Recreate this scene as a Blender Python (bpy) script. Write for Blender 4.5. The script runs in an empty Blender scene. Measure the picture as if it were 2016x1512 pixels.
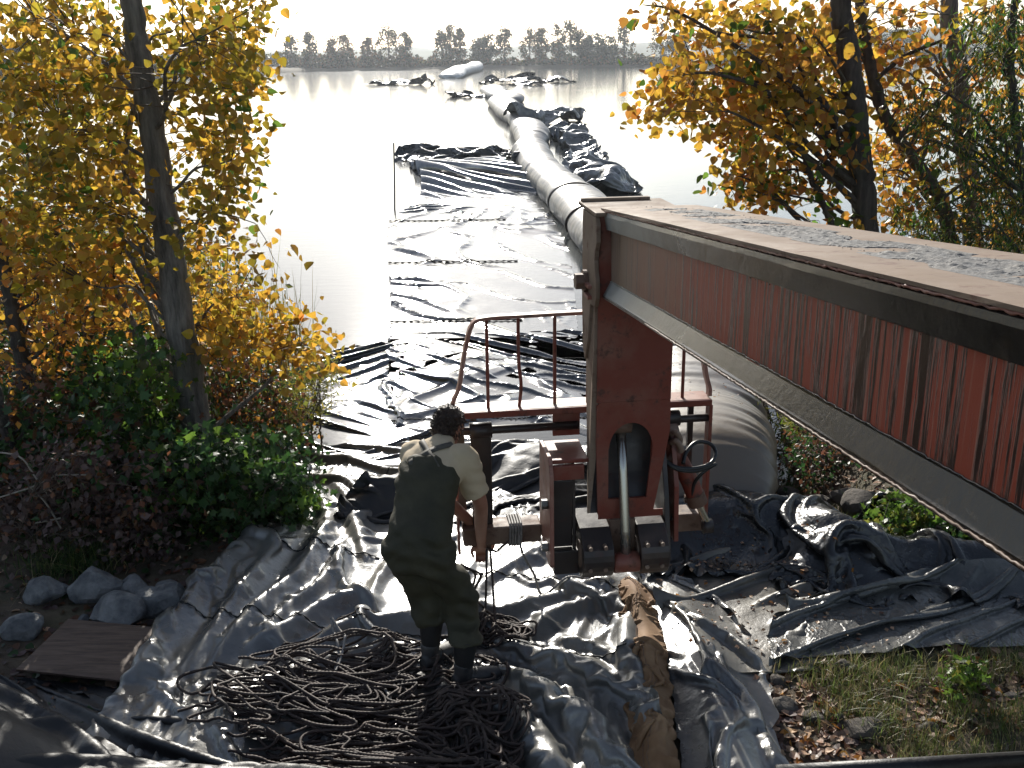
import bpy, bmesh, math, random
import numpy as np
from mathutils import Vector, Matrix
from mathutils.bvhtree import BVHTree

# ------------------------------------------------------------------ camera, sky, sun, exposure
SC = bpy.context.scene
PITCH, ROLL, CAMZ, FPX = math.radians(17.85), math.radians(0.8), 3.4, 2000.0
cam_data = bpy.data.cameras.new('camera'); cam_data.sensor_width = 36; cam_data.lens = 36*FPX/2016
cam_data.clip_start = 0.05; cam_data.clip_end = 5000
cam = bpy.data.objects.new('camera', cam_data); SC.collection.objects.link(cam)
cam.matrix_world = Matrix.Translation((0, 0, CAMZ)) @ Matrix.Rotation(math.radians(90)-PITCH, 4, 'X') @ Matrix.Rotation(-ROLL, 4, 'Z')
SC.camera = cam
SUN_EL, SUN_AZ = math.radians(23), math.radians(-7)     # azimuth clockwise from +Y
world = bpy.data.worlds.new('World'); SC.world = world; world.use_nodes = True
wn = world.node_tree.nodes; sky = wn.new('ShaderNodeTexSky'); sky.sky_type = 'NISHITA'; sky.sun_disc = False
sky.sun_elevation = SUN_EL; sky.sun_rotation = SUN_AZ; sky.air_density = 1.0; sky.dust_density = .8; sky.ozone_density = 2.5
wn['Background'].inputs['Strength'].default_value = 0.095
whs = wn.new('ShaderNodeHueSaturation'); whs.inputs['Saturation'].default_value = .7      # thin white autumn haze over the whole sky
world.node_tree.links.new(sky.outputs[0], whs.inputs['Color']); world.node_tree.links.new(whs.outputs[0], wn['Background'].inputs['Color'])
sl = bpy.data.lights.new('sun', 'SUN'); sl.energy = 4.9; sl.angle = math.radians(0.5); sl.color = (1, .95, .86)
sun = bpy.data.objects.new('sun', sl); SC.collection.objects.link(sun)
sdir = Vector((math.sin(SUN_AZ)*math.cos(SUN_EL), math.cos(SUN_AZ)*math.cos(SUN_EL), math.sin(SUN_EL)))
sun.rotation_euler = sdir.to_track_quat('Z', 'Y').to_euler()
vs = SC.view_settings; vs.view_transform = 'Standard'; vs.look = 'None'; vs.gamma = 1; vs.use_curve_mapping = False
vs.exposure = 0.58
SC.cycles.max_bounces = 6; SC.cycles.diffuse_bounces = 3; SC.cycles.glossy_bounces = 3; SC.cycles.transmission_bounces = 4
SC.cycles.volume_bounces = 0; SC.cycles.caustics_reflective = False; SC.cycles.caustics_refractive = False
SC.cycles.use_denoising = True; SC.cycles.use_adaptive_sampling = True; SC.cycles.adaptive_threshold = 0.02
SC.cycles.sample_clamp_indirect = 6; SC.cycles.sample_clamp_direct = 0

# ------------------------------------------------------------------ helpers
rng = np.random.default_rng(7); random.seed(7)
_R, _U, _F = np.array([1., 0, 0]), np.array([0, math.sin(PITCH), math.cos(PITCH)]), np.array([0, math.cos(PITCH), -math.sin(PITCH)])
R2 = math.cos(ROLL)*_R - math.sin(ROLL)*_U; U2 = math.sin(ROLL)*_R + math.cos(ROLL)*_U
def at(u, v, z=None, Y=None):
    "world point seen at photo pixel u,v on the plane of height z or at depth Y"
    d = (u-1008)/FPX*R2 + (756-v)/FPX*U2 + _F
    t = (z-CAMZ)/d[2] if z is not None else Y/d[1]
    return np.array([0, 0, CAMZ]) + t*d
def atv(u, v, Y):
    u, v, Y = map(np.asarray, (u, v, Y))
    d = ((u-1008)/FPX)[:, None]*R2 + ((756-v)/FPX)[:, None]*U2 + _F
    return np.array([0, 0, CAMZ]) + d*(Y/d[:, 1])[:, None]

def link(o, parent=None):
    SC.collection.objects.link(o)
    if parent is not None:
        o.parent = parent
        o.matrix_parent_inverse = world_of(parent).inverted()
    return o
def world_of(o):
    m = Matrix.Translation(o.location) @ o.rotation_euler.to_matrix().to_4x4()
    if o.parent is not None: m = world_of(o.parent) @ o.matrix_parent_inverse @ m
    return m
def tag(o, label=None, cat=None, group=None, kind=None):
    if label: o['label'] = label
    if cat: o['category'] = cat
    if group: o['group'] = group
    if kind: o['kind'] = kind
    return o
def empty(name, loc, label=None, cat=None, group=None, kind=None):
    o = bpy.data.objects.new(name, None); SC.collection.objects.link(o); o.location = loc; o.empty_display_size = .1
    return tag(o, label, cat, group, kind)
def mesh_np(name, V, F, mats, midx=None, smooth=True):
    me = bpy.data.meshes.new(name); V = np.asarray(V, dtype=np.float32)
    if isinstance(F, np.ndarray):
        k = F.shape[1]; n = len(F)
        me.vertices.add(len(V)); me.vertices.foreach_set('co', V.ravel())
        me.loops.add(n*k); me.loops.foreach_set('vertex_index', F.astype(np.int32).ravel())
        me.polygons.add(n); me.polygons.foreach_set('loop_start', np.arange(0, n*k, k, dtype=np.int32))
        me.polygons.foreach_set('loop_total', np.full(n, k, dtype=np.int32))
    else:
        me.from_pydata([tuple(map(float, v)) for v in V], [], [tuple(map(int, f)) for f in F]); n = len(F)
    if not isinstance(mats, (list, tuple)): mats = [mats]
    for m in mats: me.materials.append(m)
    if midx is not None: me.polygons.foreach_set('material_index', np.asarray(midx, dtype=np.int32))
    me.polygons.foreach_set('use_smooth', np.full(len(me.polygons), smooth))
    me.update(calc_edges=True); me.validate()
    return me
def mk(name, V, F, mats, parent=None, midx=None, smooth=True, bevel=0, auto=None, **tags):
    V = np.asarray(V, dtype=float)
    base = None
    if parent is None:
        base = np.array([(V[:, 0].min()+V[:, 0].max())/2, (V[:, 1].min()+V[:, 1].max())/2, V[:, 2].min()]); V = V - base
    me = mesh_np(name, V, F, mats, midx, smooth)
    if auto is not None:
        me.set_sharp_from_angle(angle=math.radians(auto))
    o = bpy.data.objects.new(name, me)
    if base is not None: o.location = base
    link(o, parent)
    if bevel:
        b = o.modifiers.new('bevel', 'BEVEL'); b.width = bevel; b.segments = 2; b.limit_method = 'ANGLE'
    return tag(o, **tags)

class MB:
    def __init__(s, fn=None): s.V = []; s.F = []; s.fn = fn
    def add(s, V, F):
        n = len(s.V); V = [s.fn(*v) for v in V] if s.fn else V
        s.V += [tuple(v) for v in V]; s.F += [tuple(i+n for i in f) for f in F]; return s
    def box(s, x0, x1, y0, y1, z0, z1):
        V = [(x, y, z) for x in (x0, x1) for y in (y0, y1) for z in (z0, z1)]
        return s.add(V, [(0, 1, 3, 2), (4, 6, 7, 5), (0, 4, 5, 1), (2, 3, 7, 6), (0, 2, 6, 4), (1, 5, 7, 3)])
    def prism(s, prof, axis, a, b):
        "prof: 2-D polygon in the two other axes (in order), extruded along axis from a to b"
        n = len(prof); V = []
        for t in (a, b):
            for p in prof:
                q = [p[0], p[1]]; q.insert(axis, t); V.append(tuple(q))
        return s.add(V, [tuple(range(n))[::-1], tuple(range(n, 2*n))] + [(i, (i+1) % n, n+(i+1) % n, n+i) for i in range(n)])
    def tube(s, pts, r, n=10, cap=True):
        V, F = tube_np(pts, r, n, cap); return s.add(V, F)
    def build(s, name, mat, parent=None, smooth=False, bevel=0, **k):
        return mk(name, s.V, s.F, mat, parent, smooth=smooth, bevel=bevel, **k)

def frames(P):
    P = np.asarray(P, float); T = np.gradient(P, axis=0); T /= np.linalg.norm(T, axis=1)[:, None]+1e-9
    N = np.zeros_like(P); a = np.array([0, 0, 1.]) if abs(T[0][2]) < .9 else np.array([1., 0, 0])
    n = np.cross(T[0], a); n /= np.linalg.norm(n)
    for i in range(len(P)):
        n = n - T[i]*np.dot(n, T[i]); n /= np.linalg.norm(n)+1e-9; N[i] = n
    return T, N, np.cross(T, N)
def tube_np(P, r, n=8, cap=True, twist=None, lobes=0, depth=0.):
    P = np.asarray(P, float); m = len(P); r = np.broadcast_to(np.asarray(r, float), (m,))
    T, N, B = frames(P); a = np.arange(n)*2*math.pi/n
    rr = np.broadcast_to(r[:, None], (m, n)).copy()
    if lobes:
        ph = np.concatenate([[0], np.cumsum(np.linalg.norm(np.diff(P, axis=0), axis=1))])*twist
        rr = rr*(1+depth*np.cos(lobes*(a[None, :]-ph[:, None])))
    V = P[:, None]+rr[..., None]*(np.cos(a)[None, :, None]*N[:, None]+np.sin(a)[None, :, None]*B[:, None])
    V = V.reshape(-1, 3); F = []
    i = np.arange(m-1)[:, None]*n; j = np.arange(n)[None, :]; k = (j+1) % n
    Q = np.stack([i+j, i+k, i+n+k, i+n+j], -1).reshape(-1, 4)
    F = [tuple(q) for q in Q.tolist()]
    if cap: F += [tuple(range(n))[::-1], tuple(range((m-1)*n, m*n))]
    return V, F
def tubes_np(paths, r, n=8, **k):
    "many tubes without caps joined, as arrays"
    VV, FF, o = [], [], 0
    for i, P in enumerate(paths):
        V, F = tube_np(P, r[i] if isinstance(r, list) else r, n, False, **k)
        VV.append(V); FF.append(np.array(F)+o); o += len(V)
    return np.concatenate(VV), np.concatenate(FF)
def cr_w(n_in, n_out):
    "Catmull-Rom upsampling matrix"
    t = np.linspace(0, n_in-1, n_out); i = np.minimum(t.astype(int), n_in-2); f = t-i
    W = np.zeros((n_out, n_in)); w = [-.5*f+f**2-.5*f**3, 1-2.5*f**2+1.5*f**3, .5*f+2*f**2-1.5*f**3, -.5*f**2+.5*f**3]
    for k in range(4):
        np.add.at(W, (np.arange(n_out), np.clip(i+k-1, 0, n_in-1)), w[k])
    return W
def upsample(P, ny, nx):
    W1 = cr_w(P.shape[0], ny); W2 = cr_w(P.shape[1], nx)
    if P.ndim == 2: return W1 @ P @ W2.T
    return np.einsum('ai,ijk,bj->abk', W1, P, W2)
def snoise(ny, nx, cy, cx, r=rng):
    return upsample(r.standard_normal((max(2, int(cy)), max(2, int(cx)))), ny, nx)
def spline(pts, n):
    P = np.asarray(pts, float); return cr_w(len(P), n) @ P
def grid_faces(ny, nx):
    i = np.arange(ny-1)[:, None]*nx; j = np.arange(nx-1)[None, :]
    return np.stack([i+j, i+j+1, i+nx+j+1, i+nx+j], -1).reshape(-1, 4)

# ------------------------------------------------------------------ materials
def nodes(name):
    m = bpy.data.materials.new(name); m.use_nodes = True; nt = m.node_tree; b = nt.nodes['Principled BSDF']; return m, nt, b
def N(nt, t, **inp):
    n = nt.nodes.new(t)
    for k, v in inp.items():
        if hasattr(n, k) and k not in n.inputs: setattr(n, k, v)
        else: n.inputs[k.replace('_', ' ')].default_value = v
    return n
def noise(nt, scale, detail=4, rough=.6, vec=None, mapping=None):
    n = nt.nodes.new('ShaderNodeTexNoise'); n.inputs['Scale'].default_value = scale; n.inputs['Detail'].default_value = detail
    n.inputs['Roughness'].default_value = rough
    g = nt.nodes.new('ShaderNodeNewGeometry'); src = g.outputs['Position']
    if mapping:
        mp = nt.nodes.new('ShaderNodeMapping'); mp.inputs['Scale'].default_value = mapping[0]
        if len(mapping) > 1: mp.inputs['Rotation'].default_value = mapping[1]
        nt.links.new(src, mp.inputs['Vector']); src = mp.outputs['Vector']
    nt.links.new(src, n.inputs['Vector']); return n.outputs['Fac']
def ramp(nt, fac, stops):
    r = nt.nodes.new('ShaderNodeValToRGB'); e = r.color_ramp.elements
    while len(e) < len(stops): e.new(.5)
    for k, (p, c) in enumerate(stops):
        e[k].position = p; e[k].color = (*c, 1) if isinstance(c, tuple) else (c, c, c, 1)
    nt.links.new(fac, r.inputs['Fac']); return r.outputs['Color']
def mixc(nt, fac, a, b, mode='MIX'):
    m = nt.nodes.new('ShaderNodeMix'); m.data_type = 'RGBA'; m.blend_type = mode
    for sock, v in ((m.inputs[0], fac), (m.inputs[6], a), (m.inputs[7], b)):
        if hasattr(v, 'default_value') or hasattr(v, 'links'): nt.links.new(v, sock)
        elif isinstance(v, tuple): sock.default_value = (*v, 1)
        else: sock.default_value = v
    return m.outputs[2]
def bump(nt, b, h, strength=.3, dist=.01, prev=None):
    n = nt.nodes.new('ShaderNodeBump'); n.inputs['Strength'].default_value = strength; n.inputs['Distance'].default_value = dist
    nt.links.new(h, n.inputs['Height'])
    if prev is not None: nt.links.new(prev, n.inputs['Normal'])
    nt.links.new(n.outputs['Normal'], b.inputs['Normal']); return n.outputs['Normal']
def simple(name, ca, cb, rough=.6, scale=6, bs=.2, bscale=40, bdist=.005, metal=0, rough2=None):
    m, nt, b = nodes(name)
    c = ramp(nt, noise(nt, scale), [(.35, ca), (.65, cb)]); nt.links.new(c, b.inputs['Base Color'])
    if rough2 is not None:
        nt.links.new(ramp(nt, noise(nt, scale*1.7), [(.35, rough), (.65, rough2)]), b.inputs['Roughness'])
    else: b.inputs['Roughness'].default_value = rough
    b.inputs['Metallic'].default_value = metal
    if bs: bump(nt, b, noise(nt, bscale, 6), bs, bdist)
    return m
def plastic(name, dark, dust, dustpos=(.5, .72), r0=.2, r1=.42, fine=1.0, crease=0., ior=1.6):
    "glossy black geotextile / liner with dust"
    m, nt, b = nodes(name)
    d = ramp(nt, noise(nt, 1.6, 6, .65), [(dustpos[0], 0.), (dustpos[1], 1.)])
    nt.links.new(mixc(nt, d, dark, dust), b.inputs['Base Color'])
    nt.links.new(ramp(nt, noise(nt, 2.3, 5, .6), [(.3, r0), (.7, r1)]), b.inputs['Roughness'])
    b.inputs['IOR'].default_value = ior
    n0 = bump(nt, b, noise(nt, 7, 6, .62), .35*fine, .03)
    prev = n0
    for sc, st, ds, mp in () if not crease else ((6., .55, .020, (1, .55, 1)), (15., .40, .009, (.6, 1, 1))):     # thin sharp creases
        nz = noise(nt, sc, 3, .55, mapping=(mp, (0, 0, sc*.3))); m1 = nt.nodes.new('ShaderNodeMath'); m1.operation = 'SUBTRACT'; nt.links.new(nz, m1.inputs[0]); m1.inputs[1].default_value = .5
        m2 = nt.nodes.new('ShaderNodeMath'); m2.operation = 'ABSOLUTE'; nt.links.new(m1.outputs[0], m2.inputs[0])
        prev = bump(nt, b, ramp(nt, m2.outputs[0], [(0., 1.), (.055, 0.)]), st*crease, ds, prev)
    n1 = prev
    n2 = bump(nt, b, noise(nt, 55, 3, .6), .18*fine, .004, n1)
    bump(nt, b, noise(nt, 420, 2, .5), .25, .0008, n2)
    return m
def leafmat(name, col, tr=.55, rough=.45):
    m, nt, b = nodes(name); out = nt.nodes['Material Output']
    h = noise(nt, 9, 3); g = nt.nodes.new('ShaderNodeNewGeometry')
    hs = nt.nodes.new('ShaderNodeHueSaturation'); hs.inputs['Color'].default_value = (*col, 1)
    mr = nt.nodes.new('ShaderNodeMapRange'); mr.inputs['To Min'].default_value = .45; mr.inputs['To Max'].default_value = 1.45
    nt.links.new(g.outputs['Random Per Island'], mr.inputs['Value']); nt.links.new(mr.outputs[0], hs.inputs['Value'])
    mr2 = nt.nodes.new('ShaderNodeMapRange'); mr2.inputs['From Min'].default_value = .3; mr2.inputs['From Max'].default_value = .7
    mr2.inputs['To Min'].default_value = .475; mr2.inputs['To Max'].default_value = .515
    nt.links.new(h, mr2.inputs['Value']); nt.links.new(mr2.outputs[0], hs.inputs['Hue'])
    nt.links.new(hs.outputs[0], b.inputs['Base Color']); b.inputs['Roughness'].default_value = rough
    t = nt.nodes.new('ShaderNodeBsdfTranslucent'); nt.links.new(hs.outputs[0], t.inputs['Color'])
    ms = nt.nodes.new('ShaderNodeMixShader'); ms.inputs[0].default_value = tr
    nt.links.new(b.outputs[0], ms.inputs[1]); nt.links.new(t.outputs[0], ms.inputs[2]); nt.links.new(ms.outputs[0], out.inputs['Surface'])
    return m
M = {}
M['liner'] = plastic('black_liner', (.05, .052, .054), (.21, .20, .175), (.36, .66), .22, .40, .8, 0., 1.95)
M['liner_dusty'] = plastic('dusty_liner', (.03, .03, .03), (.17, .15, .115), (.38, .66), .3, .5)
M['wet'] = plastic('wet_liner', (.02, .021, .023), (.06, .06, .055), (.6, .85), .05, .15, .25, 0., 1.8)
M['crumple'] = plastic('crumpled_black_sheet', (.010, .011, .013), (.07, .06, .05), (.55, .8), .2, .38, 1.1, .35)
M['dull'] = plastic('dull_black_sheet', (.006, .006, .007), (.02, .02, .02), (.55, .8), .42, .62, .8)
M['grey_tarp'] = plastic('dusty_grey_tarp', (.045, .047, .047), (.15, .145, .125), (.4, .7), .24, .42, 1.2, .45)
M['brown_cloth'] = simple('tan_geotextile', (.20, .105, .045), (.30, .18, .09), .8, 5, .4, 60, .004)
M['tube'] = plastic('geotube_fabric', (.05, .05, .05), (.19, .16, .125), (.46, .7), .32, .48, .5)
def dusty_near(m):        # dried silt on the part of the tube that lies at the bank
    nt = m.node_tree; b = nt.nodes['Principled BSDF']; old = b.inputs['Base Color'].links[0].from_socket; g = nt.nodes.new('ShaderNodeNewGeometry'); sp = nt.nodes.new('ShaderNodeSeparateXYZ'); nt.links.new(g.outputs['Position'], sp.inputs[0])
    mr = nt.nodes.new('ShaderNodeMapRange'); mr.inputs['From Min'].default_value = 15; mr.inputs['From Max'].default_value = 8.5; mr.inputs['To Max'].default_value = .55; nt.links.new(sp.outputs['Y'], mr.inputs['Value'])
    ad = nt.nodes.new('ShaderNodeMath'); ad.operation = 'MULTIPLY_ADD'; nt.links.new(noise(nt, 3, 6, .7), ad.inputs[0]); ad.inputs[1].default_value = .5; nt.links.new(mr.outputs[0], ad.inputs[2])
    nt.links.new(mixc(nt, ramp(nt, ad.outputs[0], [(.4, 0.), (.8, .95)]), old, (.13, .10, .07)), b.inputs['Base Color'])
dusty_near(M['tube'])
M['tube_pale'] = simple('pale_tube_fabric', (.42, .42, .42), (.6, .6, .6), .6, .8, .2, 3, .1)
M['rope'] = simple('dark_brown_rope', (.018, .011, .009), (.08, .052, .040), .72, 14, .3, 300, .002)
M['rope_light'] = simple('grey_rope', (.16, .15, .14), (.28, .26, .24), .6, 30, .3, 300, .002)
M['trunk'] = None
def barkmat(name, a, b_, s=1.):
    m, nt, b = nodes(name)
    f = noise(nt, 16*s, 7, .7, mapping=((1, 1, .16),)); g = noise(nt, 2.5, 4)
    c = ramp(nt, f, [(.35, a), (.62, b_)]); c2 = mixc(nt, ramp(nt, g, [(.45, 0.), (.7, .5)]), c, (.10, .105, .07))
    nt.links.new(c2, b.inputs['Base Color']); b.inputs['Roughness'].default_value = .85; bump(nt, b, f, 1.0, .03); return m
M['bark'] = barkmat('poplar_bark', (.05, .046, .042), (.24, .22, .195))
M['bark_dark'] = barkmat('dark_bark', (.02, .016, .015), (.09, .072, .062))
M['twig'] = simple('twig', (.05, .035, .025), (.12, .09, .065), .8, 20, 0)
M['twig_pale'] = simple('pale_dead_twig', (.2, .17, .13), (.34, .3, .25), .8, 20, 0)
M['y1'] = leafmat('yellow_leaf', (.60, .37, .045)); M['y2'] = leafmat('orange_leaf', (.55, .26, .045))
M['y3'] = leafmat('yellow_green_leaf', (.40, .32, .035)); M['g1'] = leafmat('green_leaf', (.11, .20, .03))
M['g2'] = leafmat('dark_green_leaf', (.035, .085, .022), .45); M['br'] = leafmat('brown_leaf', (.16, .075, .035), .4)
M['dead'] = leafmat('dead_purple_brown_leaf', (.10, .065, .055), .25, .6); M['g3'] = leafmat('willow_leaf', (.17, .18, .035))
M['reed'] = leafmat('reed_blade', (.10, .13, .05), .35); M['tanleaf'] = leafmat('dry_tan_leaf', (.42, .27, .16), .25, .55)
M['grassm'] = leafmat('grass_blade', (.12, .16, .04), .4); M['strawm'] = leafmat('dry_grass_blade', (.30, .25, .12), .35)
M['far1'] = leafmat('far_leaf', (.10, .10, .035), .4); M['far2'] = leafmat('far_leaf_dark', (.03, .045, .02), .3); M['far3'] = leafmat('far_leaf_brown', (.20, .11, .045), .4)
M['rock'] = simple('limestone_rock', (.10, .105, .11), (.26, .26, .25), .92, 9, .9, 30, .03)
M['rock_dark'] = simple('dark_rock', (.05, .042, .035), (.13, .11, .09), .9, 5, .6, 25, .02)
M['wood'] = None
m, nt, b = nodes('plywood'); f = noise(nt, 14, 6, .7, mapping=((.25, 2.2, 1), (0, 0, .25)))
nt.links.new(ramp(nt, f, [(.35, (.07, .045, .032)), (.65, (.17, .115, .082))]), b.inputs['Base Color']); b.inputs['Roughness'].default_value = .7
bump(nt, b, f, .3, .004); M['wood'] = m

def groundmat():
    m, nt, b = nodes('bank_soil')
    c = ramp(nt, noise(nt, 3, 8, .7), [(.3, (.045, .032, .022)), (.5, (.10, .075, .05)), (.7, (.17, .13, .085))])
    c = mixc(nt, ramp(nt, noise(nt, .9, 4), [(.5, 0.), (.65, .7)]), c, (.055, .06, .025))
    nt.links.new(c, b.inputs['Base Color']); b.inputs['Roughness'].default_value = .95
    n = bump(nt, b, noise(nt, 22, 7, .7), .8, .03); bump(nt, b, noise(nt, 140, 4, .7), .6, .006, n); return m
M['ground'] = groundmat()
def watermat():
    m, nt, b = nodes('pond_water')
    b.inputs['Base Color'].default_value = (.035, .042, .045, 1); b.inputs['Roughness'].default_value = .09; b.inputs['IOR'].default_value = 1.333
    b.inputs['Specular IOR Level'].default_value = .5
    a = noise(nt, 1, 3, .55, mapping=((9, 22, 9), (0, 0, .15))); c = noise(nt, 1, 3, .5, mapping=((2.2, 5, 2), (0, 0, -.2)))
    msk = ramp(nt, noise(nt, .09, 3), [(.4, .25), (.62, 1.)])
    mm = nt.nodes.new('ShaderNodeMath'); mm.operation = 'MULTIPLY'; nt.links.new(a, mm.inputs[0]); nt.links.new(msk, mm.inputs[1])
    n = bump(nt, b, mm.outputs[0], .30, .006); bump(nt, b, c, .12, .02, n); return m
M['water'] = watermat()
def paint(name, col, dust, rust, dp=(.45, .7), rough=(.38, .62), flat=False):
    m, nt, b = nodes(name)
    c = mixc(nt, ramp(nt, noise(nt, 3.2, 7, .65), [(dp[0], 0.), (dp[1], 1.)]), col, dust)
    c = mixc(nt, ramp(nt, noise(nt, 11, 7, .7), [(.56, 0.), (.66, .9)]), c, rust)
    nt.links.new(c, b.inputs['Base Color']); nt.links.new(ramp(nt, noise(nt, 8, 5), [(.3, rough[0]), (.7, rough[1])]), b.inputs['Roughness'])
    n = bump(nt, b, noise(nt, 30, 6, .7), .25, .004); bump(nt, b, noise(nt, 220, 3), .15, .001, n); return m
M['red'] = paint('worn_red_paint', (.19, .038, .022), (.24, .12, .085), (.05, .022, .016), (.45, .8))
M['pink'] = paint('faded_red_paint', (.28, .10, .07), (.38, .25, .19), (.10, .045, .03), (.35, .75))
M['beige'] = paint('dusty_sunlit_beige_paint', (.19, .13, .088), (.28, .21, .155), (.15, .08, .055), (.3, .7), (.62, .85))  # dust on the top plates; sunlight put into the colour of left plates
M['beige'].node_tree.nodes['Principled BSDF'].inputs['Specular IOR Level'].default_value = .2
M['dark_steel'] = paint('greasy_dark_steel', (.028, .02, .018), (.09, .06, .045), (.05, .02, .015), (.5, .85), (.3, .55))
M['brown_steel'] = paint('muddy_brown_steel', (.13, .07, .045), (.26, .19, .14), (.06, .03, .02), (.4, .7), (.5, .8))
M['grey_steel'] = paint('grey_greasy_flange', (.16, .16, .14), (.30, .30, .28), (.03, .022, .016), (.35, .7), (.28, .5))
m, nt, b = nodes('chrome_rod'); b.inputs['Base Color'].default_value = (.45, .43, .38, 1); b.inputs['Metallic'].default_value = .9; b.inputs['Roughness'].default_value = .25; M['chrome'] = m
m, nt, b = nodes('black_rubber_hose'); b.inputs['Base Color'].default_value = (.012, .012, .012, 1); b.inputs['Roughness'].default_value = .35; M['rubber'] = m
M['sticker'] = simple('worn_paper_label', (.42, .40, .30), (.55, .52, .42), .6, 30, 0)
# boom finishes vary along the boom's length (dust at the tip, fresh grease runs towards the cab)
def boommat(name, web):
    m, nt, b = nodes(name); g = nt.nodes.new('ShaderNodeNewGeometry'); sp = nt.nodes.new('ShaderNodeSeparateXYZ'); nt.links.new(g.outputs['Position'], sp.inputs[0])
    mr = nt.nodes.new('ShaderNodeMapRange'); mr.inputs['From Min'].default_value = 5.6; mr.inputs['From Max'].default_value = 2.9
    nt.links.new(sp.outputs['Y'], mr.inputs['Value'])
    nz = noise(nt, 1.8, 6, .7); mx = nt.nodes.new('ShaderNodeMath'); mx.operation = 'MULTIPLY_ADD'; nt.links.new(nz, mx.inputs[0]); mx.inputs[1].default_value = .7; nt.links.new(mr.outputs[0], mx.inputs[2])
    t = mx.outputs[0]          # ~0.35 at the tip ... 1.35 near the cab
    if web:
        base = ramp(nt, t, [(.50, (.26, .18, .13)), (.78, (.28, .11, .065)), (1., (.32, .052, .022))])
        st = noise(nt, 1, 5, .75, mapping=((34, 34, 1.1),)); st2 = noise(nt, 1, 3, .6, mapping=((95, 95, .8),))
        # runs are heavier high on the web and towards the cab
        z = nt.nodes.new('ShaderNodeMath'); z.operation = 'MULTIPLY_ADD'; nt.links.new(t, z.inputs[0]); z.inputs[1].default_value = .12; nt.links.new(st, z.inputs[2])
        run = ramp(nt, z.outputs[0], [(.64, 0.), (.70, .95)])
        pale = ramp(nt, st2, [(.56, 0.), (.7, .45)])
        c = mixc(nt, pale, base, (.42, .30, .22)); c = mixc(nt, run, c, (.018, .010, .008))
        nt.links.new(c, b.inputs['Base Color']); nt.links.new(ramp(nt, run, [(.2, .55), (.8, .3)]), b.inputs['Roughness'])
        n = bump(nt, b, run, .5, .004); bump(nt, b, noise(nt, 90, 4, .7), .3, .002, n)
    else:
        base = ramp(nt, t, [(.40, (.36, .36, .33)), (.68, (.22, .21, .18)), (.88, (.045, .035, .022)), (1., (.012, .009, .008))])
        c = mixc(nt, ramp(nt, noise(nt, 5, 7, .75), [(.5, 0.), (.62, .8)]), base, (.05, .032, .018))
        c = mixc(nt, ramp(nt, t, [(.75, .9), (.98, .0)]), c, base)
        nt.links.new(c, b.inputs['Base Color']); nt.links.new(ramp(nt, t, [(.5, .5), (1., .24)]), b.inputs['Roughness'])
        n = bump(nt, b, noise(nt, 26, 6, .7), .35, .005); bump(nt, b, noise(nt, 200, 3), .2, .001, n)
    return m
M['web'] = boommat('grease_run_red_web', True); M['flange'] = boommat('greasy_flange', False)
M['mud'] = simple('dried_mud_crust', (.10, .10, .10), (.20, .185, .165), .8, 14, .8, 90, .008)
M['skin'] = simple('tanned_skin', (.30, .13, .08), (.36, .17, .11), .5, 8, .1, 120, .001)
M['hair'] = simple('dark_brown_hair', (.020, .011, .007), (.055, .03, .018), .5, 60, 1., 160, .01)
M['shirt'] = simple('cream_cotton', (.50, .40, .26), (.58, .47, .32), .85, 4, .3, 18, .01)
M['wader'] = simple('olive_wader_cloth', (.026, .025, .012), (.05, .045, .023), .75, 4, .5, 14, .015)
M['strap'] = simple('grey_webbing', (.06, .055, .045), (.1, .09, .07), .7, 20, 0)
M['boot'] = simple('dark_boot', (.02, .02, .022), (.07, .065, .06), .6, 10, .4, 60, .004)
M['sock'] = simple('black_neoprene', (.006, .006, .007), (.012, .012, .012), .6, 10, .2, 60, .004)
M['pole'] = simple('dark_pole', (.03, .03, .03), (.07, .07, .07), .6, 10, 0)
M['hill'] = simple('wooded_hill', (.03, .05, .03), (.06, .08, .04), .95, .01, 0)
M['farsoil'] = simple('far_bank_soil', (.06, .05, .03), (.13, .10, .06), .95, .05, 0)
# ------------------------------------------------------------------ terrain
WZ = -0.6
def sstep(a, b, x): t = np.clip((x-a)/(b-a), 0, 1); return t*t*(3-2*t)
def shoreY(x):
    return np.interp(x, [-14, -6, -3.6, -2.4, -1.5, 1.2, 2.0, 2.75, 3.3, 4.3, 8, 20], [20, 17, 13.2, 11.0, 10.7, 10.6, 9.6, 9.5, 12.5, 15.5, 20, 27])
_tn = [np.random.default_rng(3).uniform(-1, 1, (14, 2)), np.random.default_rng(4).uniform(0, 6.3, 14)]
def wob(x, y, f):
    s = 0
    for k in range(14):
        s = s+np.sin(f*(x*_tn[0][k, 0]+y*_tn[0][k, 1])*(1+k*.35)+_tn[1][k])/(1+k*.35)
    return s/4
def terrain(x, y):
    x = np.asarray(x, float); y = np.asarray(y, float); s = shoreY(x)
    z = -.62*sstep(s-3.6, s+.1, y)-.75*sstep(s+.3, s+7, y)
    z = z+.05*wob(x, y, 1.1)+.02*wob(x, y, 5.)
    z = z+.30*sstep(2.9, 4.6, x)*sstep(5.5, 8.5, y)*(1-sstep(s-2, s, y))-.0
    z = z+.18*sstep(-2.6, -4.2, x)*(1-sstep(s-2, s, y))
    liner = sstep(-2.6, -2.2, x)*(1-sstep(1.2, 1.9, x))           # flat shelf under the liner
    z = z*(1-liner)+liner*(-.64*sstep(6.6, 10.6, y)-.9*sstep(15, 22, y))
    return z
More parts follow.
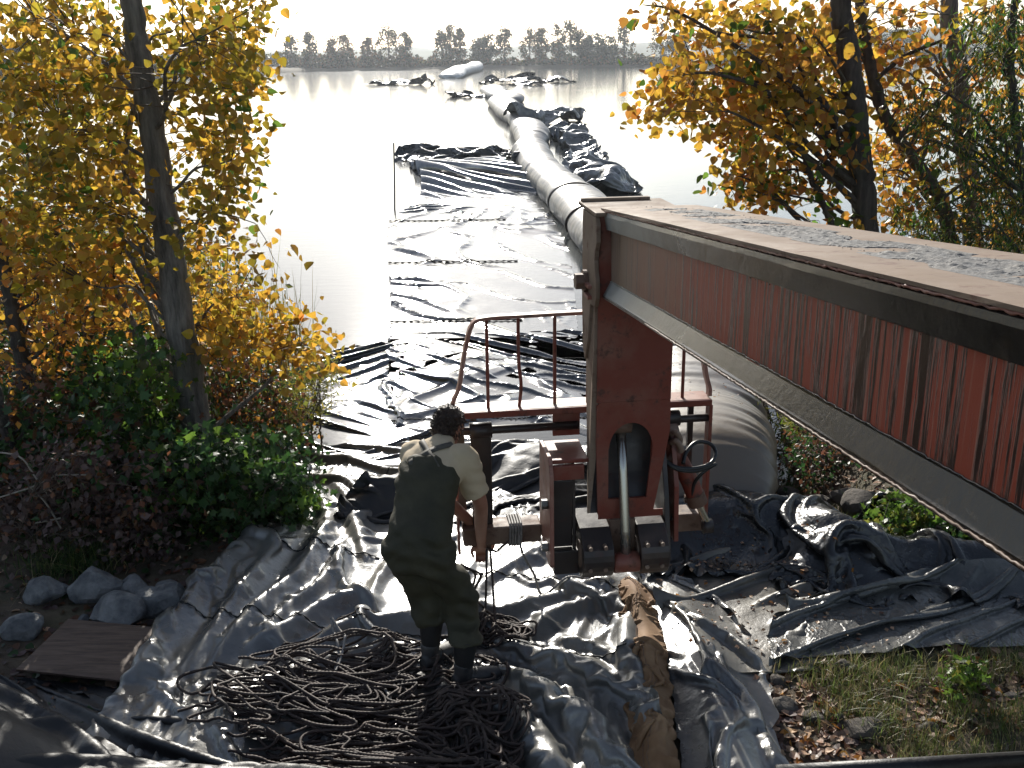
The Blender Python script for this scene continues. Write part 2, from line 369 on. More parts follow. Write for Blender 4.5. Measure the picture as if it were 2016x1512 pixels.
def make_ground():
    xs = np.concatenate([np.linspace(-60, -8, 30), np.linspace(-7.8, 8, 300), np.linspace(8.3, 60, 30)])
    ys = np.concatenate([np.linspace(-40, 1, 20), np.linspace(1.2, 17, 300), np.linspace(17.4, 60, 50)])
    X, Y = np.meshgrid(xs, ys); Z = terrain(X, Y)
    mk('ground', np.stack([X, Y, Z], -1).reshape(-1, 3), grid_faces(len(ys), len(xs)), M['ground'], kind='structure')
make_ground()
wg = np.meshgrid(np.linspace(-700, 700, 3), np.linspace(5.5, 420, 3))
mk('water', np.stack([wg[0], wg[1], np.full_like(wg[0], WZ)], -1).reshape(-1, 3), grid_faces(3, 3), M['water'], kind='structure')

# far shore, hills
def far_bank():
    xs = np.linspace(-900, 900, 181); rows = []
    sh = 372+3*np.sin(xs/40)-np.interp(xs, [-900, -170, -95, -70], [250, 190, 175, 0])-np.interp(xs, [80, 200, 900], [0, 30, 200])
    for dy, z in ((-2, -1.0), (0, -.62), (2, -.2), (8, .5), (30, .9), (200, 1.5), (900, 2.)):
        rows.append(np.stack([xs, sh+dy, np.full_like(xs, z)+(.3*np.sin(xs*.7)*np.sin(xs*.13) if dy > 1 else 0)], -1))
    P = np.array(rows); mk('far_shore', P.reshape(-1, 3), grid_faces(*P.shape[:2]), M['farsoil'], kind='structure')
    xs = np.linspace(-1000, 1000, 200); h = np.interp(xs, [-1000, -200, -60, 0, 60, 160, 260, 400, 1000], [10, 12, 13, 12, 13, 16, 22, 26, 18])+1.2*np.sin(xs/23)+.8*np.sin(xs/9)
    rows = [np.stack([xs, np.full_like(xs, 900.), np.full_like(xs, 1.)], -1), np.stack([xs, np.full_like(xs, 950.), h*.7], -1), np.stack([xs, np.full_like(xs, 1050.), h], -1), np.stack([xs, np.full_like(xs, 1300.), h*0], -1)]
    P = np.array(rows); mk('hills', P.reshape(-1, 3), grid_faces(*P.shape[:2]), M['hill'], kind='structure')
far_bank()

# ------------------------------------------------------------------ draped sheets (small cloth solver)
def edge_len(P, ax, k=1):
    d = np.diff(P, axis=ax) if k == 1 else (P[k:]-P[:-k] if ax == 0 else P[:, k:]-P[:, :-k])
    return np.linalg.norm(d, axis=-1)
def settle(P, g, rs, rt, steps, iters=6, stiff=.25, pin=True, grav=.0016, pinmask=None, grip=.12):
    """P (ny,nx,3) sheet; g ground height fn; rs, rt: extra cloth across (axis 1) and along (axis 0) as fractions."""
    ny, nx, _ = P.shape; P = P.copy(); V = np.zeros_like(P)
    flat = P.copy(); flat[..., 2] = g(P[..., 0], P[..., 1])
    Lx = edge_len(flat, 1)*(1+.5*(rs[:, 1:]+rs[:, :-1])); Ly = edge_len(flat, 0)*(1+.5*(rt[1:]+rt[:-1]))
    Lx2 = Lx[:, 1:]+Lx[:, :-1]; Ly2 = Ly[1:]+Ly[:-1]
    Ld = np.sqrt((.5*(Lx[1:]+Lx[:-1]))**2+(.5*(Ly[:, 1:]+Ly[:, :-1]))**2)
    if pinmask is None:
        pinmask = np.zeros((ny, nx), bool)
        if pin: pinmask[0] = pinmask[-1] = True; pinmask[:, 0] = pinmask[:, -1] = True
    home = P[pinmask][:, :2].copy()
    def sol(a, b, L, k):
        d = b-a; l = np.sqrt((d*d).sum(-1))+1e-9; c = (k*.5*(l-L)/l)[..., None]*d; a += c; b -= c
    def solmin(a, b, L, k):
        d = b-a; l = np.sqrt((d*d).sum(-1))+1e-9; c = (k*.5*np.minimum(l-L, 0)/l)[..., None]*d; a += c; b -= c
    for st in range(steps):
        Q = P.copy(); V *= .94; P += V; P[..., 2] -= grav
        for it in range(iters):
            for o in (0, 1):
                A = P[:, o:nx-1:2]; B = P[:, o+1:nx:2]; sol(A, B, Lx[:, o::2], 1.)
                A = P[o:ny-1:2]; B = P[o+1:ny:2]; sol(A, B, Ly[o::2], 1.)
            for o in (0, 1):
                A = P[o:ny-1:2, :-1]; B = P[o+1:ny:2, 1:]; sol(A, B, Ld[o::2], .35)
                A = P[o:ny-1:2, 1:]; B = P[o+1:ny:2, :-1]; sol(A, B, Ld[o::2], .35)
            if stiff:
                for o in (0, 1, 2, 3):
                    ia = np.arange(o, nx-2, 4)
                    if len(ia):
                        A = P[:, o:nx-2:4]; B = P[:, o+2:nx:4]; solmin(A, B, .985*Lx2[:, o::4], stiff)
                    A = P[o:ny-2:4]; B = P[o+2:ny:4]; solmin(A, B, .985*Ly2[o::4], stiff)
            z = g(P[..., 0], P[..., 1]) if it in (0, iters-1) else z
            np.maximum(P[..., 2], z, out=P[..., 2])
            P[pinmask, 0] = home[:, 0]; P[pinmask, 1] = home[:, 1]
        on = P[..., 2] <= z+.002; P[on, :2] = Q[on, :2]+(P[on, :2]-Q[on, :2])*grip
        V = P-Q; V[on] *= .4; V = np.clip(V, -.03, .03)
    return P
def footprint(L, R, ny, nx):
    A = spline(L, ny); B = spline(R, ny); t = np.linspace(0, 1, nx)[None, :, None]
    P2 = A[:, None]*(1-t)+B[:, None]*t; return np.dstack([P2, np.zeros((ny, nx))])
class Raster:
    "height lookup over everything laid so far"
    trees = []
    @staticmethod
    def add(V, F): Raster.trees.append(BVHTree.FromPolygons([tuple(v) for v in V.tolist()], [tuple(f) for f in F.tolist()]))
    @staticmethod
    def h(x, y):
        z = float(terrain(x, y))
        for t in Raster.trees:
            r = t.ray_cast(Vector((x, y, 3)), Vector((0, 0, -1)))
            if r[0] is not None and r[0].z > z and r[0].z < .8: z = r[0].z
        return z
    @staticmethod
    def grid(x0, x1, y0, y1, c):
        xs = np.arange(x0, x1, c); ys = np.arange(y0, y1, c)
        Z = np.array([[Raster.h(x, y) for x in xs] for y in ys])
        def f(X, Y):
            i = np.clip((X-x0)/c, 0, len(xs)-1.001); j = np.clip((Y-y0)/c, 0, len(ys)-1.001); i0 = i.astype(int); j0 = j.astype(int); a = i-i0; b_ = j-j0
            return Z[j0, i0]*(1-a)*(1-b_)+Z[j0, i0+1]*a*(1-b_)+Z[j0+1, i0]*(1-a)*b_+Z[j0+1, i0+1]*a*b_
        return f
def sheet(name, label, cat, L, R, cell, g, cs, ct, mat, seed, amp=.05, rough=1., fine=2, steps=(70, 26), stiff=(.3, .12), out=2, rast=True, thick=0, parent=None, nz=(3, 3), mod=.5, kind=None, fineamp=.35, group=None, edge=.5, exact=False):
    """coarse settle -> refine -> settle again -> smooth upsample. cs/ct = extra cloth across/along"""
    r = np.random.default_rng(seed)
    Ls = np.asarray(L, float); Rs = np.asarray(R, float)
    leny = np.linalg.norm(np.diff(Ls, axis=0), axis=1).sum(); lenx = np.linalg.norm(Ls-Rs, axis=1).mean()
    ny = max(12, int(leny/cell)); nx = max(12, int(lenx/cell))
    P = footprint(L, R, ny, nx)
    # ragged edges
    jag = edge*cell
    P[:, 0, :2] += r.normal(0, jag, (ny, 2)); P[:, -1, :2] += r.normal(0, jag, (ny, 2))
    P[..., 2] = g(P[..., 0], P[..., 1])+.01+amp*np.abs(snoise(ny, nx, ny/nz[0], nx/nz[1], r))
    fs = np.clip(1+mod*snoise(ny, nx, 6, 6, r), .1, 2); ft = np.clip(1+mod*snoise(ny, nx, 6, 6, r), .1, 2)
    P = settle(P, g, cs*fs, ct*ft, steps[0], stiff=stiff[0])
    if fine > 1:
        ny2, nx2 = ny*fine, nx*fine; P = upsample(P, ny2, nx2); F2s = upsample(fs, ny2, nx2); F2t = upsample(ft, ny2, nx2)
        # refine: keep the present size plus a little extra, so that small creases appear
        k = fineamp*.06
        zx = r.standard_normal((ny2, nx2)); P_ = P.copy(); P[..., 2] += cell*.05*zx*rough*np.minimum(1, np.minimum.outer(np.minimum(np.arange(ny2), np.arange(ny2)[::-1]), np.minimum(np.arange(nx2), np.arange(nx2)[::-1]))/6.)
        def g2(x, y): return g(x, y)
        Lx = edge_len(P, 1); base = P.copy(); base[..., 2] = g(P[..., 0], P[..., 1])
        fx = np.ones((ny2, nx2)); bx = edge_len(base, 1); by = edge_len(base, 0)
        rx = np.pad(edge_len(upsample(P[::fine, ::fine], ny2, nx2), 1)/np.maximum(bx, 1e-4)-1, ((0, 0), (0, 1)), 'edge')
        ry = np.pad(edge_len(upsample(P[::fine, ::fine], ny2, nx2), 0)/np.maximum(by, 1e-4)-1, ((0, 1), (0, 0)), 'edge')
        if exact: rx = np.pad(edge_len(P_, 1)/np.maximum(bx, 1e-4)-1, ((0, 0), (0, 1)), 'edge'); ry = np.pad(edge_len(P_, 0)/np.maximum(by, 1e-4)-1, ((0, 1), (0, 0)), 'edge')
        P = settle(P, g2, np.clip(rx, -.2, 3)+k*F2s, np.clip(ry, -.2, 3)+k*F2t, steps[1], iters=5, stiff=stiff[1])
    ny3, nx3 = P.shape[0]*out, P.shape[1]*out; P = upsample(P, ny3, nx3)
    z = g(P[..., 0], P[..., 1]); P[..., 2] = np.maximum(P[..., 2], z+.004)
    V = P.reshape(-1, 3); F = grid_faces(ny3, nx3)
    if rast: Raster.add(V, F)
    o = mk(name, V, F, mat, parent, label=label, cat=cat, kind=kind, group=group)
    return o, P
def seam_on(P, rows, parent, cols=False, r=.005, mat=None, name='seam', frac=(0, 1), loops=0.):
    "a stitched cord following the sheet"
    base = Vector(parent.location)
    for k in rows:
        Q = P[:, int(k*(P.shape[1]-1))] if cols else P[int(k*(P.shape[0]-1))]
        n = len(Q); Q = Q[int(frac[0]*n):int(frac[1]*n)].copy(); n = len(Q)
        Q[:, 2] += r*1.3; Q[:, 2] += .004*np.sin(np.arange(n)*1.9); Q[:, 1] += .006*np.sin(np.arange(n)*2.7)
        V, F = tube_np(Q, r*(1+.4*np.sin(np.arange(n)*2.3)), 5)
        mk(name, V, F, mat or M['sock'], parent)

G0 = terrain
def bank(x, y): return terrain(x, y)+.006
# main liner: one wide fan of plastic from the near bank down into the water
Lm = [(-2.25, 3.7), (-2.25, 4.9), (-2.1, 5.9), (-1.95, 6.9), (-1.7, 7.9), (-2.0, 9.0), (-2.35, 10.3)]
Rm = [(.75, 3.7), (.74, 4.5), (.72, 5.3), (.85, 6.2), (1.2, 7.6), (1.35, 9.0), (1.4, 10.3)]
def ridges(lines, x0, x1, y0, y1, c=.035):
    "raster of soft folds along hand-placed lines: (points, height, width)"
    xs = np.arange(x0, x1, c); ys = np.arange(y0, y1, c); X, Y = np.meshgrid(xs, ys); Z = np.zeros_like(X)
    for pts, h, w in lines:
        S = spline(pts, 26); q0 = np.full(X.shape, 9e9); tt = np.zeros(X.shape); side = np.zeros(X.shape)
        for i in range(25):
            a, b_ = S[i], S[i+1]; d = b_-a; L2 = (d*d).sum(); t = np.clip(((X-a[0])*d[0]+(Y-a[1])*d[1])/L2, 0, 1)
            ex = X-a[0]-t*d[0]; ey = Y-a[1]-t*d[1]; q = ex*ex+ey*ey; m = q < q0; q0[m] = q[m]; tt[m] = ((i+t)/25)[m]; side[m] = (ex*d[1]-ey*d[0])[m]
        dd = np.sqrt(q0)*np.where(side > 0, 1.5, .8)/w
        Z = np.maximum(Z, h*np.exp(-dd**1.7)*np.clip(np.sin(math.pi*np.clip(tt, .02, .98))*1.6, 0, 1))
    def f(x, y):
        i = np.clip((x-x0)/c, 0, len(xs)-1.001); j = np.clip((y-y0)/c, 0, len(ys)-1.001); i0 = i.astype(int); j0 = j.astype(int); a = i-i0; b_ = j-j0
        return Z[j0, i0]*(1-a)*(1-b_)+Z[j0, i0+1]*a*(1-b_)+Z[j0+1, i0]*(1-a)*b_+Z[j0+1, i0+1]*a*b_
    return f
def pl(*uv, z=.02): return [tuple(at(u, v, z=z)[:2]) for u, v in uv]
fold_lines = [(pl((560, 1000), (470, 1110), (390, 1180), (300, 1310)), .13, .10), (pl((600, 1010), (520, 1120), (430, 1240), (360, 1340)), .10, .07),
    (pl((640, 1040), (600, 1130), (500, 1230), (400, 1330)), .12, .09), (pl((600, 900), (640, 1000), (620, 1080), (560, 1160)), .08, .07),
    (pl((690, 1060), (640, 1150), (560, 1220), (480, 1330)), .08, .06), (pl((760, 1180), (660, 1200), (560, 1260), (470, 1290)), .12, .09),
    (pl((1000, 1200), (860, 1235), (700, 1250), (600, 1290)), .13, .09), (pl((840, 1280), (700, 1300), (600, 1330), (520, 1390)), .07, .07),
    (pl((640, 880), (680, 960), (700, 1040), (720, 1120)), .07, .06), (pl((700, 880), (730, 960), (700, 1010)), .06, .05),
    (pl((780, 1100), (740, 1150), (720, 1210)), .05, .05), (pl((1090, 1000), (1060, 1080), (960, 1140), (940, 1180)), .05, .06),
    (pl((1200, 1140), (1120, 1170), (1020, 1200), (940, 1230)), .08, .06), (pl((1260, 1190), (1180, 1190), (1090, 1215), (1040, 1260)), .08, .06),
    (pl((960, 1270), (1060, 1300), (1150, 1330), (1240, 1400)), .10, .07), (pl((1000, 1330), (1080, 1400), (1160, 1470), (1230, 1560)), .12, .08),
    (pl((940, 1390), (1010, 1430), (1060, 1500), (1100, 1580)), .12, .08), (pl((1090, 1260), (1180, 1290), (1240, 1340)), .06, .05),
    (pl((1220, 1200), (1230, 1300), (1260, 1400), (1290, 1520)), .10, .07), (pl((1200, 1140), (1130, 1120), (1050, 1150), (1000, 1110)), .06, .05),
    (pl((900, 1380), (920, 1450), (960, 1540)), .09, .07), (pl((330, 1200), (300, 1280), (270, 1360)), .10, .08)]
_rf = ridges(fold_lines, -3, 2, 3.4, 10)
_q1 = [snoise(80, 60, 18, 15), snoise(80, 60, 11, 14), snoise(80, 60, 26, 30)]
def samp(Z, x, y, x0=-3., x1=2., y0=3.4, y1=11.):
    ny, nx = Z.shape; i = np.clip((x-x0)/(x1-x0)*(nx-1), 0, nx-1.001); j = np.clip((y-y0)/(y1-y0)*(ny-1), 0, ny-1.001); i0 = i.astype(int); j0 = j.astype(int); a = i-i0; b_ = j-j0
    return Z[j0, i0]*(1-a)*(1-b_)+Z[j0, i0+1]*a*(1-b_)+Z[j0+1, i0]*(1-a)*b_+Z[j0+1, i0+1]*a*b_
_fan = snoise(40, 300, 7, 46); _fan2 = snoise(60, 300, 12, 80)
def relief(x, y):
    u = (x+.1)/(1.6+.12*(10-y))                     # fan coordinate: folds spread towards the camera
    xx = u*2; w1 = samp(_q1[0], x, y)*.35+samp(_q1[1], x, y)*.12
    n = samp(_fan, np.clip(xx+w1*.35, -3, 2), y)+.5*samp(_fan2, np.clip(xx+w1*.3, -3, 2), y)
    rid = np.clip(1-np.abs(n)*1.5, 0, 1)**2
    return _rf(x, y)+.036*rid*(.15+.85*sstep(-.3, 1, samp(_q1[1], x, y)))+.022*samp(_q1[0], x, y)
def linerg(x, y): return bank(x, y)+.02+np.maximum(relief(x, y), -.012)
liner, PL = sheet('plastic_liner', 'wide shiny black plastic liner with long folds spread down the bank under the man', 'liner', Lm, Rm, .075, linerg,
    .03, .012, M['liner'], 11, edge=.2, amp=.04, steps=(60, 24), stiff=(.3, .1), nz=(7, 3), fineamp=.8)
seam_on(PL, (.30, .47, .63), liner, frac=(.02, .98)); seam_on(PL, (.82,), liner, frac=(.0, .55))
def creases(seed, x0, x1, y0, y1, cx, cy, h, ang=0., sharp=3., dens=1.):
    "sharp creases in a rotated frame; cx, cy = crease size across / along"
    r = np.random.default_rng(seed); c, s_ = math.cos(ang), math.sin(ang); D = max(x1-x0, y1-y0)*1.5; mx, my = (x0+x1)/2, (y0+y1)/2
    A = snoise(int(D/cy*2.5), int(D/cx*2.5), D/cy, D/cx, r); Wp = snoise(60, 60, D/cy*.7, D/cy*.7, r); K = snoise(50, 50, D/cy*.9, D/cy*.9, r)
    def f(x, y):
        u = (x-mx)*c+(y-my)*s_; v = -(x-mx)*s_+(y-my)*c; k = dict(x0=-D/2, x1=D/2, y0=-D/2, y1=D/2)
        w = samp(Wp, u, v, **k)*cx*1.2; n = samp(A, np.clip(u+w, -D/2, D/2), v, **k)
        return h*np.clip(1-np.abs(n)*1.6, 0, 1)**sharp*sstep(.5-dens, 1.2-dens, samp(K, u, v, **k))
    return f
# submerged continuation in the shallows
_c1 = creases(41, -2, 1.6, 9.5, 15, .26, 1.0, .045, .9, 2.4, .8); _c2 = creases(42, -2, 1.6, 9.5, 15, .3, 1.3, .045, -.7, 2.4, .5); _c3 = creases(43, -3.2, -1.2, 9.5, 15, .9, .12, .016, .25, 3, .6)
def shelf0(x, y): return np.maximum(terrain(x, y)+.004, np.interp(y, [8, 10.2, 11.2, 45], [-9, -.64, WZ-.004, WZ-.004]))
def shelf(x, y):
    m = sstep(9.3, 10.4, y); q = sstep(-1.5, -1.2, x)
    return shelf0(x, y)+m*(1-.45*sstep(12, 15, y))*(_c1(x, y)+_c2(x, y))*q+m*(1-q)*_c3(x, y)
Ls_ = [(-1.75, 9.6), (-1.45, 11), (-1.75, 13), (-1.85, 15)]
Rs_ = [(1.3, 9.6), (1.35, 11), (1.4, 13), (1.1, 15)]
shal, PS = sheet('plastic_liner', 'wrinkled black liner lying half under shallow water behind the red carriage', 'liner', Ls_, Rs_, .075, shelf,
    .03, .02, M['wet'], 12, edge=.1, amp=.03, steps=(40, 20), stiff=(.3, .1), nz=(7, 5))
seam_on(PS, (.35, .75), shal)
Lw = [(-2.35, 9.8), (-2.9, 11.2), (-3.0, 12.6), (-2.45, 14.1)]
Rw = [(-1.4, 9.8), (-1.35, 11), (-1.65, 13), (-1.75, 14.5)]
lw, PW = sheet('plastic_liner', 'sunlit wet liner with thin dark creases beside the reeds at the water edge', 'liner', Lw, Rw, .065, shelf,
    .006, .02, M['wet'], 13, edge=.1, amp=.015, steps=(40, 16), stiff=(.3, .1), nz=(3, 14))
_f1 = creases(51, -4.5, 1.5, 14, 45, .5, 1.7, .075, .75, 6, .75); _f2 = creases(52, -4.5, 1.5, 14, 45, .45, 2.0, .06, .2, 6, .7)
def flo(x, y): return WZ+.000+(_f1(x, y)*(1-.5*sstep(-2.4, -.5, x))+_f2(x, y))*(1-.7*sstep(24, 36, y))
Lf = [(-1.85, 14.7), (-2.05, 17), (-2.6, 21.5), (-3.1, 26.5), (-2.7, 30), (-3.1, 36), (-3.9, 41), (-2.6, 44)]
Rf = [(1.0, 14.7), (1.1, 17), (1.25, 21.5), (1.1, 26.5), (.95, 30), (.75, 34), (.1, 39), (-.6, 44)]
lf, PF = sheet('plastic_liner', 'long floating liner panel with creases awash between the thin pole and the big tube', 'liner', Lf, Rf, .17, flo,
    .002, .001, M['wet'], 14, exact=True, edge=.05, fineamp=.04, amp=.006, rough=.2, steps=(14, 8), stiff=(.25, .1), nz=(8, 4))
seam_on(PF, (.08, .26, .42), lf, r=.012, frac=(.0, .72))
def endh(x, y):
    return WZ-.05+.28*np.exp(-((y-44.2-.35*(x+2)*0)/1.1)**2)*sstep(-5.0, -3.8, x)*(1-sstep(-.6, .4, x))+.0*x
lc, _ = sheet('plastic_sheet', 'curved dark edge of crumpled sheet at the far end of the floating panel', 'plastic sheet', [(-4.6, 42.2), (-4.7, 44), (-4.2, 45.2)], [(.2, 42.8), (.2, 44), (.0, 45.4)], .12, endh,
    .12, .2, M['crumple'], 15, amp=.1, steps=(50, 12), nz=(3, 8), rast=False)

# ------------------------------------------------------------------ geotextile tube
def tube_obj(name, label, path, mat, na=56, nl=520, seed=5, zoff=0., wr=1., bands=()):
    r = np.random.default_rng(seed); path = np.array(path, float)      # Y, X, width, height
    S = spline(path, nl); C = np.stack([S[:, 1], S[:, 0]], 1); T = np.gradient(C, axis=0); T /= np.linalg.norm(T, axis=1)[:, None]; Nn = np.stack([T[:, 1], -T[:, 0]], 1)
    s = np.concatenate([[0], np.cumsum(np.linalg.norm(np.diff(C, axis=0), axis=1))])
    a = np.linspace(0, 2*math.pi, na, endpoint=False)
    base = np.maximum(terrain(C[:, 0], C[:, 1]), WZ-.22)+zoff
    ca = np.sign(np.cos(a))*np.abs(np.cos(a))**.85; sa = np.sin(a)
    wrk = sum(np.sin((s*k)[:, None]+p+q*np.sin(a*2+p)[None, :])*w for k, p, q, w in zip(r.uniform(9, 38, 9)/wr, r.uniform(0, 6, 9), r.uniform(.5, 3, 9), r.uniform(.2, 1, 9)))
    wrk = .0035*wrk*np.clip(1+.6*snoise(nl, na, nl/12, 8, r), 0, 2)
    sag = 1+.035*snoise(nl, 1 if False else 2, nl/14, 2, r)[:, :1]
    rad = sag*(1+wrk/.5*wr)
    for (bs, dep, wd) in bands: rad = rad*(1-dep*np.exp(-((s-bs)/wd)**2))[:, None]
    X = C[:, None, :]+Nn[:, None, :]*(S[:, 2:3]/2*ca[None, :]*rad)[..., None]
    Z = base[:, None]+S[:, 3:4]/2*(1+sa[None, :]*rad)
    V = np.dstack([X, Z[..., None]]).reshape(-1, 3); i = np.arange(nl-1)[:, None]*na; j = np.arange(na)[None, :]; k = (j+1) % na
    F = np.stack([i+j, i+k, i+na+k, i+na+j], -1).reshape(-1, 4).tolist(); F = [tuple(f) for f in F]+[tuple(range(na)), tuple(range((nl-1)*na, nl*na))[::-1]]
    return mk(name, V, F, mat, label=label, cat='tube'), s, S, C
tb, ts, tS, tC = tube_obj('geotextile_tube', 'long grey filled fabric tube running from the bank out across the water', [(6.88, 1.42, .9, .2), (7.05, 1.42, 1.1, .46), (7.35, 1.42, 1.25, .68), (8, 1.5, 1.38, .8), (9, 1.68, 1.5, .86), (10.5, 1.98, 1.55, .9), (12.5, 2.25, 1.6, .95), (16, 2.35, 1.6, .95), (20, 2.3, 1.55, .95),
    (24, 2.05, 1.5, .95), (28, 1.75, 1.4, .95), (32, 1.4, 1.35, .95), (36, 1.1, 1.35, .95), (40, .95, 1.45, 1.0), (43.5, .9, 1.5, 1.0), (46, 1.0, 1.2, .85), (48, 1.1, 1.5, 1.0), (52, 1.15, 1.8, 1.1), (57, 1.0, 1.8, 1.05), (61, .9, 1.2, .8)], M['tube'], nl=900, bands=((8.9, .025, .1), (13.2, .03, .12), (16.9, .10, .16), (20.8, .11, .14), (24.5, .05, .15), (28, .08, .2), (33, .06, .2), (37, .10, .3), (44, .06, .3)))
def ring_on(i, parent, rad=.012, grow=1.01):
    c = tC[i]; T = tC[i+1]-tC[i-1]; T /= np.linalg.norm(T); n = np.array([T[1], -T[0]]); a = np.linspace(-.35, math.pi+.35, 40); zb = max(float(terrain(*c)), WZ-.22)
    P = np.stack([c[0]+n[0]*tS[i, 2]/2*grow*np.cos(a), c[1]+n[1]*tS[i, 2]/2*grow*np.cos(a), zb+tS[i, 3]/2*(1+np.sin(a)*grow)], 1)
    V, F = tube_np(P, rad, 6); mk('tie_rope', V, F, M['rope'], parent)
for yy, rr in ((23.8, .032), (27.7, .034)):
    ring_on(int(np.argmin(abs(tC[:, 1]-yy))), tb, rr)
def tubetop(x, y):
    "upper surface of the big tube (very low outside it)"
    i = np.clip(np.searchsorted(tC[:, 1], y), 1, len(tC)-2); u = (x-tC[i, 0])/(tS[i, 2]/2); z = np.maximum(terrain(tC[i, 0], tC[i, 1]), WZ-.22)+tS[i, 3]/2*(1+np.sqrt(np.clip(1-u*u, 0, 1))**.85)
    return np.where(np.abs(u) < .97, z, -9.)
# crumpled piles on the right bank
def mound(x, y, cx, cy, rx, ry, h, a=0):
    c, s = math.cos(a), math.sin(a); u = ((x-cx)*c+(y-cy)*s)/rx; v = (-(x-cx)*s+(y-cy)*c)/ry; return h*np.exp(-(u*u+v*v)**1.3)
def gp(x, y): return (bank(x, y)+mound(x, y, 1.42, 6.85, .55, .32, .30)+mound(x, y, 2.0, 6.75, .35, .4, .20)+.05*np.abs(wob(x, y, 7.)))
pile, _ = sheet('plastic_sheet', 'heap of crumpled black plastic on the bank at the end of the big tube', 'plastic sheet', [(.95, 6.15), (1.0, 6.6), (1.05, 6.9), (1.1, 7.15)], [(2.05, 6.1), (2.3, 6.45), (2.4, 6.8), (2.25, 7.1)], .045, gp,
    .26, .26, M['crumple'], 21, amp=.09, steps=(110, 22), stiff=(.3, .1), nz=(5, 5), mod=.6)
def gr(x, y): return bank(x, y)+mound(x, y, 2.15, 6.75, .3, .5, .32, .2)+mound(x, y, 2.9, 6.25, .9, .16, .2, -.22)+mound(x, y, 2.2, 6.15, .35, .2, .15)+.04*np.abs(wob(x, y, 8.))
ridge, _ = sheet('plastic_sheet', 'long crumpled ridge of black plastic running right under the boom', 'plastic sheet', [(1.7, 5.85), (1.75, 6.2), (1.85, 6.8), (2.1, 7.5)], [(4.3, 5.5), (4.3, 5.8), (4.0, 6.2), (2.7, 7.3)], .05, gr,
    .20, .26, M['crumple'], 22, amp=.08, steps=(110, 22), stiff=(.3, .1), nz=(5, 5), mod=.6)
def gt(x, y): return bank(x, y)+.02+.03*np.abs(wob(x, y, 5.))+mound(x, y, 3.2, 6.1, .8, .2, .15, -.2)
tarp, _ = sheet('tarpaulin', 'flat dusty grey tarpaulin with small creases lying beside the grass', 'tarpaulin', [(1.45, 5.1), (1.55, 5.4), (1.75, 5.7), (2.25, 6.05)], [(4.2, 5.35), (4.2, 5.6), (4.2, 5.8), (4.2, 6.0)], .055, gt,
    .035, .05, M['grey_tarp'], 23, amp=.03, steps=(70, 22), stiff=(.3, .1), nz=(5, 5), mod=.6)
def gd(x, y): return bank(x, y)+.01+.02*np.abs(wob(x, y, 6.))
dusty, _ = sheet('plastic_sheet', 'muddy flattened sheet strewn with leaves between the tan strip and the grey tarpaulin', 'plastic sheet', [(.9, 5.0), (.95, 5.6), (.9, 6.1), (1.0, 6.6)], [(1.75, 5.0), (1.8, 5.6), (2.1, 6.1), (2.2, 6.5)], .06, gd,
    .03, .06, M['liner_dusty'], 24, amp=.03, steps=(60, 20), nz=(4, 6))
def gs(x, y): return bank(x, y)+.012+.12*np.exp(-((x-1.07)/.16)**2)*np.clip((6.2-y)/1.5, 0, 1)
strip, PB = sheet('plastic_sheet', 'shiny grey black sheet in deep folds to the right of the tan strip', 'plastic sheet', [(.72, 3.6), (.84, 4.4), (.84, 5.0), (.84, 5.7), (.85, 6.25)], [(1.45, 3.6), (1.34, 4.3), (1.42, 4.9), (1.4, 5.5), (1.12, 6.2)], .055, gs,
    .28, .05, M['liner'], 25, edge=.2, amp=.07, steps=(110, 22), stiff=(.4, .12), nz=(9, 3))
def gb(x, y): return bank(x, y)+.05+.10*np.exp(-((x-np.interp(y, [3.6, 4.3, 4.9, 5.4, 6], [.66, .70, .75, .78, .76]))/.075)**2)*(.75+.25*np.sin(y*9))
tan, PT = sheet('geotextile_strip', 'tan brown cloth strip with a sewn seam running down the middle of the black sheets', 'cloth strip', [(.53, 3.6), (.57, 4.3), (.62, 4.9), (.65, 5.4), (.66, 5.75), (.70, 6.0)], [(.76, 3.6), (.80, 4.3), (.86, 4.9), (.89, 5.4), (.86, 5.75), (.76, 6.0)], .03, gb,
    .34, .16, M['brown_cloth'], 26, edge=.15, amp=.04, steps=(80, 18), stiff=(.4, .12), nz=(9, 3))
seam_on(PT, (.46, .54), tan, cols=True, r=.0016, mat=M['brown_steel'])
# black pile behind the man and under the carriage
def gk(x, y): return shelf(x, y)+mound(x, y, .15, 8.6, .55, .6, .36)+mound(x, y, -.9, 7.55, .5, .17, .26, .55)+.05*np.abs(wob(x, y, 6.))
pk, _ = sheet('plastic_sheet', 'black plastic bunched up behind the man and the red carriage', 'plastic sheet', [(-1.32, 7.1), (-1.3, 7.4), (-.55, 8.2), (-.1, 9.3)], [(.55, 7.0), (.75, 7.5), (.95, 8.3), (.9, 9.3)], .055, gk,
    .2, .22, M['dull'], 27, amp=.09, steps=(100, 22), stiff=(.35, .1), nz=(6, 5))
